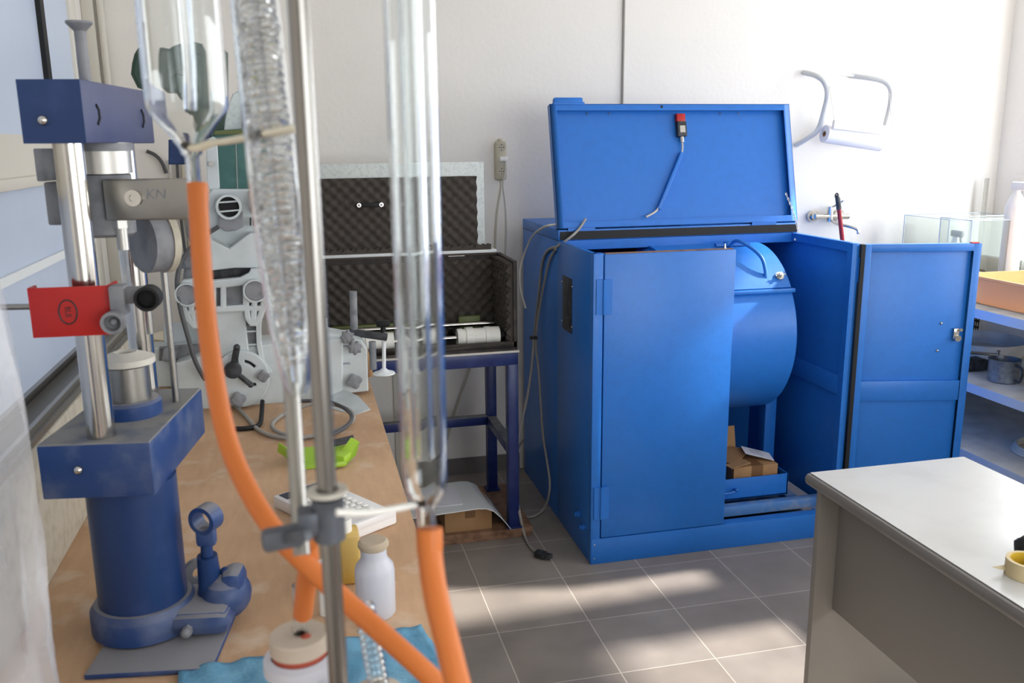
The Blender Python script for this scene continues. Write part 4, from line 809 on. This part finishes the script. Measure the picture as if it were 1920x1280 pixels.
cable('coiled_hose', 'coil of grey cable with metal end lying on the lowest shelf', pts, .0085, 'cable_w', cat='cable', sm=1)
o = MB().cyl((3.05, 2.93, .305), (3.12, 2.90, .305), .011, .009).done('hose_coupling', 'chrome', None); o.parent = None; meta(o, 'silver coupling beside the coiled grey cable on the lowest shelf', 'coupling')
# orange tub
ZT = .937; c = Vector((3.25, 3.10, ZT))
t = thing('plastic_tub', 'translucent orange plastic tub with a rolled rim on the top shelf', 'tub', c)
b = MB()
def rr(x0, y0, x1, y1, r, z, n=6):
    o_ = []
    for cx, cy_, a0 in ((x1-r, y1-r, 0), (x0+r, y1-r, PI/2), (x0+r, y0+r, PI), (x1-r, y0+r, 3*PI/2)):
        for i in range(n+1): a = a0+PI/2*i/n; o_.append((cx+r*math.cos(a), cy_+r*math.sin(a), z))
    return o_
def loft(b, rings, cap0=True, cap1=False):
    n = len(rings[0]); vs = [p for r_ in rings for p in r_]; fs_ = []
    for j in range(len(rings)-1):
        for i in range(n): fs_.append((j*n+i, j*n+(i+1) % n, (j+1)*n+(i+1) % n, (j+1)*n+i))
    if cap0: fs_.append(tuple(range(n))[::-1])
    if cap1: fs_.append(tuple((len(rings)-1)*n+i for i in range(n)))
    b.faces(vs, fs_)
X0, X1, Y0, Y1 = 2.93, 3.42, 2.72, 3.40
loft(b, [rr(X0+.02, Y0+.02, X1-.02, Y1-.02, .05, ZT+.001), rr(X0, Y0, X1, Y1, .06, ZT+.115), rr(X0-.008, Y0-.008, X1+.008, Y1+.008, .065, ZT+.118), rr(X0-.008, Y0-.008, X1+.008, Y1+.008, .065, ZT+.128), rr(X0+.003, Y0+.003, X1-.003, Y1-.003, .06, ZT+.128), rr(X0+.023, Y0+.023, X1-.023, Y1-.023, .05, ZT+.005)], True, True)
b.done('tub_body', 'tray_o', t)
def tank(label, xa, xb_, ya, yb_, z, h):
    t = thing('glass_tank', label, 'glass tank', ((xa+xb_)/2, (ya+yb_)/2, z), 'glass tanks on the top shelf'); g = .005
    for i, a in enumerate(((xa, ya, xb_, ya+g), (xa, yb_-g, xb_, yb_), (xa, ya+g, xa+g, yb_-g), (xb_-g, ya+g, xb_, yb_-g))): MB().box(a[0], a[1], z+.005, a[2], a[3], z+h).done('pane', 'tank', t)
    MB().box(xa, ya, z, xb_, yb_, z+.005).done('base', 'tank', t)
    b = MB(); b.tube([(xa, ya, z+h), (xb_, ya, z+h), (xb_, yb_, z+h), (xa, yb_, z+h)], .0022, 6, closed=True); b.tube([(xa, ya, z), (xa, ya, z+h)], .0022, 6); b.tube([(xa, yb_, z), (xa, yb_, z+h)], .0022, 6); b.done('edge_trim', 'shelf', t)
tank('rear frameless glass tank on the top shelf, its left edge behind the open blue door', 3.15, 3.62, 3.80, 4.14, ZT+.001, .33)
tank('front frameless glass tank on the top shelf, behind the orange tub', 3.05, 3.66, 3.53, 3.74, ZT+.001, .35)
c = Vector((3.33, 3.96, ZT+.006))
t = thing('spray_bottle', 'spray bottle with pink contents and grey trigger inside the rear glass tank', 'bottle', c)
MB().lathe([(.0005, 0), (.038, 0), (.04, .01), (.04, .12), (.034, .16), (.016, .20), (.014, .22), (.0005, .22)], c).done('body', 'milky', t)
MB().lathe([(.0402, .012), (.0405, .015), (.0405, .115), (.0402, .118)], c).done('label_band', 'stop_r', t)
MB().box(c.x-.012, c.y-.05, c.z+.22, c.x+.012, c.y+.03, c.z+.255, bev=.008).bar((c.x, c.y-.035, c.z+.225), (c.x, c.y-.05, c.z+.17), .012, .008, bev=.002).done('trigger_head', 'saw2', t)
c = at(1902, 405, X=3.30)
c = Vector((c.x, c.y, ZT+.006)); hh = at(1898, 340, X=3.30).z-c.z
t = thing('white_bottle', 'tall white spray bottle at the right edge of the picture above the glass tanks', 'bottle', c)
MB().lathe([(.0005, 0), (.042, 0), (.044, .01), (.044, hh-.12), (.03, hh-.075), (.014, hh-.05), (.014, hh-.035)], c).done('body', 'white_p', t)
MB().box(c.x-.014, c.y-.06, c.z+hh-.04, c.x+.014, c.y+.03, c.z+hh, bev=.008).bar((c.x, c.y-.04, c.z+hh-.035), (c.x, c.y-.06, c.z+hh-.09), .012, .008).done('trigger_head', 'white_p', t)
# ------------------------------------------------------------------ desk, lower right
t = thing('office_desk', 'pale laminate desk with dark grey edging and panel legs, lower right', 'desk', (1.6, 1.35, 0))
dx0, dx1, dy0, dy1, dz = 1.338, 1.858, .45, 2.085, .75
b = MB(); pr = [(dx0+.02, dz-.034), (dx0+.006, dz-.032), (dx0-.0, dz-.022), (dx0, dz-.012), (dx0+.006, dz-.003), (dx0+.02, dz)]
vs = []; fs_ = []; prr = pr+[(dx1, dz), (dx1, dz-.034)]; n = len(prr)
for yy in (dy0, dy1): vs += [(a, yy, c) for a, c in prr]
for i in range(n): fs_.append((i, (i+1) % n, n+(i+1) % n, n+i))
fs_ += [tuple(range(n)), tuple(range(n, 2*n))[::-1]]
b.faces(vs, fs_); b.done('desktop_core', 'desk_e', t)
MB().box(dx0+.014, dy0, dz, dx1-.004, dy1-.002, dz+.0012).done('desktop', 'desk', t)
for yy in (dy1-.045, dy0+.02): MB().box(dx0+.025, yy, 0, dx1-.02, yy+.022, dz-.034, bev=.001).done('panel_leg', 'desk_p', t)
MB().box(dx0+.085, dy0+.045, .345, dx0+.103, dy1-.046, dz-.034, bev=.001).done('modesty_panel', 'desk_p', t)
b = MB(); c = at(1925, 1078, Z=dz+.002); R_ = .043
t = thing('masking_tape_roll', 'roll of masking tape with a yellow core at the right edge of the desk', 'tape roll', c)
MB().lathe([(R_-.007, 0), (R_, 0), (R_, .036), (R_-.007, .036)], c, closed=True, n=56).done('tape', 'tape_y', t)
MB().lathe([(R_-.0095, .0005), (R_-.007, .0005), (R_-.007, .0355), (R_-.0095, .0355)], c, closed=True, n=56).done('core', 'tape_in', t)
for i, ch in enumerate('DUREX'):
    a = math.radians(168-i*11); q = c+Vector(((R_-.0102)*math.cos(a), (R_-.0102)*math.sin(a), .030)); text(ch, 'lettering', 'ink', t, .0085, face_T(q, (math.sin(a), -math.cos(a), 0), (0, 0, 1)))
text('N', 'lettering', 'ink', t, .010, face_T(c+Vector(((R_-.0102)*math.cos(2.45), (R_-.0102)*math.sin(2.55), .018)), (math.sin(2.55), -math.cos(2.55), 0), (0, 0, 1)))
q = at(1860, 1066, Z=dz+.012); b = MB(); b.faces([q+Vector(v) for v in ((0, 0, .004), (.012, -.012, .002), (.05, -.012, 0), (.05, .008, 0))]+[q+Vector(v)+Vector((0, 0, .001)) for v in ((0, 0, .004), (.012, -.012, .002), (.05, -.012, 0), (.05, .008, 0))], [(0, 1, 2, 3), (7, 6, 5, 4), (0, 4, 5, 1), (1, 5, 6, 2), (2, 6, 7, 3), (3, 7, 4, 0)])
b.done('loose_end', 'tape_y', t)
c = at(1938, 1026, Z=dz+.024); b = MB(); b.ball(c, .04, (1, 1.0, .65), n=24)
for v in b.bm.verts: v.co += Vector((1, 1, 1))*.008*noise.noise(v.co*60)+ (v.co-c)*.25*noise.noise(v.co*25)
o = b.done('dark_rag', 'black', None, sharp=60); meta(o, 'small crumpled black rag behind the tape roll on the desk', 'rag')
# ------------------------------------------------------------------ mitre saw, seen from behind
t = thing('mitre_saw', 'dusty grey and green mitre saw seen from behind on the bench', 'saw', (-.2, 2.85, BZ))
YS = 2.85
plate('base_casting', 'saw', t, [(333, 684), (372, 672), (440, 655), (600, 640), (640, 640), (640, 735), (560, 752), (480, 756), (400, 772), (346, 776), (336, 760)], 2.84, .16, .006)
plate('left_table', 'saw', t, [(282, 655), (392, 651), (392, 668), (331, 680), (331, 722), (286, 724)], 2.92, .10, .004)
plate('left_fence', 'saw', t, [(307, 612), (316, 607), (392, 607), (392, 650), (310, 650)], 3.0, .012, .003)
plate('fence_rail', 'saw2', t, [(300, 653), (392, 646), (392, 668), (300, 675)], 2.915, .02, .003)
plate('right_table', 'saw', t, [(606, 633), (612, 628), (676, 640), (686, 655), (688, 731), (643, 736), (606, 726)], 2.86, .12, .005)
MB().bar(at(608, 643, Y=2.855), at(676, 652, Y=2.855), .004, .003).done('table_lip', 'saw2', t)
plate('right_fence', 'saw', t, [(560, 560), (600, 590), (612, 598), (614, 632), (560, 632)], 2.95, .012, .003)
b = MB(); v = [at(560, 700, Z=BZ+.045), at(606, 712, Z=BZ+.045), at(672, 742, Z=BZ+.02), at(694, 766, Z=BZ+.004), at(668, 777, Z=BZ+.001), at(636, 770, Z=BZ+.001), at(560, 745, Z=BZ+.001)]
b.faces(v+[Vector((p.x, p.y, BZ+.0005)) for p in v], [tuple(range(7)), tuple(range(7, 14))[::-1]]+[(i, (i+1) % 7, 7+(i+1) % 7, 7+i) for i in range(7)]); b.done('extension_foot', 'saw', t)
# turntable disc with slot holes
cx, cy_ = 452.5, 710.5
slotR = [(cx+38*math.cos(a), cy_-38*math.sin(a)) for a in [math.radians(q) for q in range(38, 84, 5)]]+[(cx+29*math.cos(a), cy_-29*math.sin(a)) for a in [math.radians(q) for q in range(83, 33, -5)]]
slotL = [(2*cx-x, y) for x, y in slotR][::-1]
disc = plate('bevel_disc', 'saw', t, circ(cx, cy_, 51, 56), 2.80, .02, .003, holes=[slotR, slotL, circ(418.5, 726, 4.5, 14), circ(477, 721, 5, 16)])
plate('slot_shade_plate', 'dark', t, circ(cx, cy_, 45, 40), 2.825, .006)  # dark plate added behind the disc so the slots look shaded
def knob(nm, px, r, Y, m='dark', par=None, n=4, rot=.5, h=.02):
    c = at(px[0], px[1], Y=Y); pr = []
    N = 64; vs = []; rw = r*c.y/FPX*1.03; d_ = Vector((0, -1, 0)); b = MB(); rings = []
    for hh_, k in ((0, .55), (h*.25, .95), (h*.85, 1), (h, .85)):
        rings.append([(c.x+rw*k*(1+.14*math.cos(n*(a-rot)))*math.cos(a), c.y-hh_, c.z+rw*k*(1+.14*math.cos(n*(a-rot)))*math.sin(a)) for a in [2*PI*i/N for i in range(N)]])
    loft(b, rings, True, True); return b.done(nm, m, par or t, sharp=50)
knob('clamp_knob', (319, 664), 13, 2.90, 'saw2'); knob('clamp_knob', (447, 747), 13, 2.79, 'saw2', rot=.2); knob('clamp_knob', (494, 703), 10, 2.79, 'saw2', rot=0); knob('clamp_knob', (664, 713), 13, 2.85, 'saw2', rot=.3)
knob('clamp_knob', (651, 630), 12, 2.84, 'saw2', n=7); knob('clamp_knob', (665, 650), 12, 2.83, 'saw2', n=7, rot=.2)
lv = thing('t', '', '', (0, 0, 0)) if False else None
b = MB(); c = at(437, 692, Y=2.775); b.lathe([(.026, 0), (.027, .012), (.025, .022)], c, (0, -1, 0), n=28); cc = c+Vector((0, -.012, 0))
b.bar(cc+Vector((0, .003, 0)), at(444, 652, Y=2.76), .02, .014, bev=.004).bar(cc+Vector((0, .003, 0)), at(470, 721, Y=2.76), .018, .014, bev=.004); b.ball(at(444, 651, Y=2.76), .0105).ball(at(470, 721, Y=2.76), .0095)
b.done('lock_lever', 'dark', t)
# tilting arm
plate('tilt_arm', 'saw', t, [(384, 585), (400, 580), (478, 580), (490, 590), (487, 612), (486, 642), (493, 678), (505, 700), (500, 708), (392, 708), (392, 640)], 2.87, .03, .004)
plate('arm_web', 'saw', t, [(404, 582), (459, 582), (459, 610), (462, 640), (466, 668), (410, 668), (412, 640), (408, 612)], 2.82, .05, .004)
for y in (595, 620, 645): 
    plate('rib', 'saw', t, [(460, y), (486, y-1), (486, y+2), (460, y+3)], 2.83, .04); plate('rib', 'saw', t, [(388, y+2), (408, y), (408, y+3), (388, y+5)], 2.83, .04)
plate('edge_rib', 'saw', t, [(481, 582), (491, 590), (488, 612), (488, 642), (495, 678), (508, 698), (501, 703), (489, 683), (482, 645), (481, 612)], 2.82, .05, .002)
for s_, pts in ((0, [(386, 588), (404, 590), (411, 625), (413, 668), (392, 668)]), (1, [(460, 600), (482, 594), (483, 640), (488, 676), (470, 680)])):
    plate('recess', 'saw2', t, pts, 2.848, .008)
# rail bracket
plate('rail_bracket', 'saw', t, [(335, 556), (336, 538), (345, 528), (362, 526), (400, 529), (450, 524), (468, 515), (472, 508), (487, 507), (498, 516), (501, 545), (497, 575), (489, 597), (479, 609), (470, 609), (462, 598), (460, 581), (400, 584), (392, 584), (372, 614), (362, 614), (345, 595), (338, 575)], 2.80, .035, .005,
      holes=[[(402, 537), (416, 537), (416, 577), (402, 578)], [(421, 537), (458, 532), (458, 574), (421, 577)], [(464, 564), (474, 566), (474, 576), (464, 576)], [(479, 566), (493, 560), (490, 576), (479, 576)], [(465, 581), (473, 581), (472, 602), (467, 596)], [(479, 581), (489, 581), (485, 593), (478, 602)], [(346, 575), (355, 574), (356, 584), (349, 584)], [(361, 574), (371, 572), (371, 584), (361, 584)], [(352, 589), (358, 589), (362, 604)], [(363, 589), (371, 589), (366, 603)]])
plate('bracket_back', 'saw2', t, [(340, 545), (400, 532), (455, 530), (496, 530), (490, 585), (478, 603), (466, 596), (460, 580), (398, 582), (368, 606), (352, 592), (341, 570)], 2.83, .006)
for px in ((351, 552), (478.5, 545)):
    c = at(px[0], px[1], Y=2.785); b = MB(); b.lathe([(.0305, -.02), (.0355, -.02), (.0355, .006), (.0305, .006)], c, (0, -1, 0), closed=True, n=36); b.done('rail_collar', 'saw', t)
    b = MB(); b.cyl(c+Vector((0, -.002, 0)), c+Vector((0, .30, 0)), .0295, n=32); b.done('slide_rail', 'saw2', t)
# head
plate('blade_guard', 'dark', t, [(388, 506), (440, 500), (494, 500), (497, 516), (484, 512), (470, 513), (466, 522), (444, 530), (396, 534), (386, 528)], 2.86, .05, .004)
plate('front_housing', 'saw', t, [(386, 440), (394, 452), (430, 469), (469, 440), (497, 440), (497, 500), (440, 500), (386, 506)], 2.83, .09, .004)
plate('housing', 'saw', t, [(388, 372), (400, 358), (500, 358), (505, 400), (505, 470), (386, 470), (392, 420)], 2.90, .16, .006)
b = MB(); c = at(430, 387, Y=2.88); b.lathe([(.031, 0), (.038, 0), (.038, .03), (.031, .03)], c, (0, -1, 0), closed=True, n=36); b.done('dust_port', 'saw', t)
b = MB(); b.cyl(c+Vector((0, .01, 0)), c+Vector((0, -.004, 0)), .0312); b.done('port_hole', 'black', t)
b = MB(); b.bar(c+Vector((-.031, -.02, .014)), c+Vector((.031, -.02, .017)), .008, .005).bar(c+Vector((-.031, -.02, -.014)), c+Vector((.031, -.02, -.01)), .008, .005); b.done('port_slat', 'saw', t)
plate('port_bracket', 'saw2', t, [(411, 405), (421, 410), (440, 408), (453, 400), (454, 424), (440, 431), (425, 432), (412, 424)], 2.865, .02, .003)
for i in range(5): plate('vent_slot', 'dark', t, [(468+i*6, 408), (471+i*6, 408), (471+i*6, 423), (468+i*6, 423)], 2.86, .01)
plate('scale_plate', 'saw2', t, [(464, 358), (482, 358), (482, 398), (470, 400), (464, 385)], 2.86, .01)
b = MB(); c = at(478, 394, Y=2.855); b.cyl(c, c+Vector((0, -.02, 0)), .009, n=6); b.done('hex_bolt', 'satin', t)
b = MB(); c0_, c1_ = at(392, 300, Y=2.95), at(402, 300, Y=2.95)
plate('motor', 'green', t, [(402, 262), (404, 252), (476, 247), (500, 248), (503, 352), (480, 358), (410, 357), (402, 350)], 2.93, .16, .012)
plate('motor_end_plate', 'saw', t, [(388, 262), (400, 258), (405, 262), (410, 350), (408, 358), (396, 356), (390, 348)], 2.92, .03, .003)
c = at(396, 307, Y=2.918); MB().cyl(c, c+Vector((0, -.01, 0)), .008).done('screw', 'satin', t)
plate('motor_cap', 'olive', t, [(402, 252), (404, 246), (470, 243), (470, 250)], 2.92, .14, .002)
plate('motor_seam', 'satin', t, [(441, 248), (442, 248), (446, 356), (445, 356)], 2.928, .002)
plate('blade_housing', 'galv', t, [(420, 250), (428, 205), (438, 178), (448, 172), (458, 180), (463, 250)], 3.02, .03, .004)
plate('saw_blade', 'dark', t, [(453, 248), (455, 200), (458, 192), (461, 204), (463, 248)], 3.0, .004)
hd = plate('grip_handle', 'green_d', t, [(252, 138), (254, 120), (258, 104), (263, 96), (270, 95), (300, 98), (318, 92), (345, 87), (380, 86), (408, 90), (418, 100), (420, 250), (395, 252), (385, 235), (375, 210), (345, 186), (318, 166), (285, 166), (262, 158)], 3.02, .06, .012, holes=[[(300, 128), (318, 131), (345, 131), (372, 133), (372, 148), (350, 149), (325, 145), (300, 142)]])
plate('battery_box', 'navy', t, [(318, 264), (345, 261), (350, 264), (350, 306), (318, 306)], 3.05, .05, .004)
plate('carriage', 'saw2', t, [(350, 395), (392, 380), (395, 430), (380, 462), (365, 470), (352, 440)], 2.98, .05, .004)
MB().cyl(at(352, 500, Y=2.93), at(385, 450, Y=2.93), .02).cyl(at(345, 478, Y=2.9), at(352, 500, Y=2.9), .026, n=8).cyl(at(352, 548, Y=2.9), at(362, 478, Y=2.9), .02).done('pivot_arm', 'saw2', t)
# work clamp on the saw
t2 = thing('workpiece_clamp', 'black screw clamp with white round foot at the right end of the saw', 'clamp', (.2, 2.93, BZ))
YC = 2.93
MB().cyl(at(665, 650, Y=YC), at(662, 546, Y=YC), .0125, n=24).cyl(at(698, 640, Y=YC+.03), at(700, 692, Y=YC+.03), .012).done('post', 'saw2', t2)
MB().bar(at(655, 622, Y=YC), at(726, 632, Y=YC-.03), .018, .024, bev=.003).done('arm', 'dark', t2)
MB().cyl(at(720, 640, Y=YC-.02), at(720, 694, Y=YC-.02), .0065).done('screw', 'white_m', t2)
MB().lathe([(.038, 0), (.036, .004), (.018, .009), (.008, .018), (.0005, .018)], at(720, 700, Y=YC-.02), (0, 0, 1)).done('foot', 'white_m', t2)
c = at(718, 606, Y=YC-.02); MB().bar(c+Vector((-.022, 0, .0)), c+Vector((.022, -.01, .002)), .02, .022, bev=.006).cyl(c+Vector((0, 0, -.03)), c, .009).done('handle', 'black', t2)
# saw cords
cable('saw_cord', 'dark grey saw cord curving down the left side of the mitre saw', [at(410, 425, Y=2.85), at(385, 440, Y=2.85), at(358, 462, Y=2.84), at(338, 492, Y=2.83), at(330, 530, Y=2.80), at(338, 580, Y=2.78), at(352, 630, Y=2.78), at(366, 680, Y=2.78), at(385, 712, Y=2.79)], .007, 'cable_b')
cable('saw_cord', 'looped grey cord lying on the bench in front of the mitre saw', [at(440, 760, Z=BZ+.01), at(462, 780, Z=BZ+.008), at(480, 805, Z=BZ+.008), at(515, 820, Z=BZ+.008), at(570, 822, Z=BZ+.008), at(640, 805, Z=BZ+.008), at(668, 785, Z=BZ+.02), at(655, 765, Z=BZ+.03), at(600, 752, Z=BZ+.03), at(540, 770, Z=BZ+.01), at(505, 795, Z=BZ+.008), at(520, 812, Z=BZ+.012), at(560, 818, Z=BZ+.02)], .006, 'cable')
cable('saw_cord', 'second loop of dusty cord behind the steel rod on the bench', [at(560, 752, Z=BZ+.025), at(610, 750, Z=BZ+.03), at(650, 765, Z=BZ+.035), at(664, 785, Z=BZ+.03), at(640, 808, Z=BZ+.012), at(600, 822, Z=BZ+.008)], .006, 'cable_b')
t2 = MB().tube([at(492, 752, Z=BZ+.03), at(491, 775, Z=BZ+.012), at(488, 798, Z=BZ+.008), at(465, 803, Z=BZ+.008), at(430, 804, Z=BZ+.008)], .007, 10, smooth=2).done('hex_key', 'black', None); meta(t2, 'bent black rod lying on the bench below the saw disc', 'rod')
t2 = MB().lathe([(.085, 0), (.10, .16), (.105, .16), (.105, .175), (.0005, .176)], at(335, 600, Y=3.25)-Vector((0, 0, .11)), n=40).done('lidded_bucket', 'bucket', None); bk_ = t2
bk_.location.z = BZ+.0; bk_.scale = (1, 1, 1.0); meta(bk_, 'cream lidded plastic bucket on the bench behind the left end of the saw', 'bucket')
bk_.location.x = at(340, 600, Y=3.2).x; bk_.location.y = 3.19
# small text on saw
text('Industrial DMS Series', 'marking', 'ink_b', t, .013, face_T(at(624, 682, Y=2.855), (1, 0, -.02), (0, 0, 1)))
for i, (xa, xb_) in enumerate(((690, 700), )):
    cable('hanging_strap', 'brown strap and black cord hanging at the bench corner beside the saw', [at(684, 655, Y=3.1), at(690, 680, Y=3.1), at(694, 705, Y=3.1)], .012, 'card', cat='strap')
# cords on wall left of the saw
for i, (dx_, m_, lab) in enumerate(((0, 'cable_w', 'pale'), (14, 'cable_b', 'dark'), (24, 'strip', 'beige'))):
    cable('hanging_cable', lab+' cord hanging down the back wall left of the mitre saw', [at(318+dx_, 300, Y=YB-.02), at(322+dx_, 380, Y=YB-.02), at(330+dx_*1.1, 460, Y=YB-.02), at(342+dx_, 540, Y=YB-.02), at(348+dx_, 620, Y=YB-.02)], .006 if i < 2 else .008, m_)
cable('hanging_cable', 'dark cord arching on the wall behind the press', [at(275, 283, Y=YB-.02), at(292, 290, Y=YB-.02), at(305, 305, Y=YB-.02), at(312, 325, Y=YB-.02)], .008, 'cable_b')
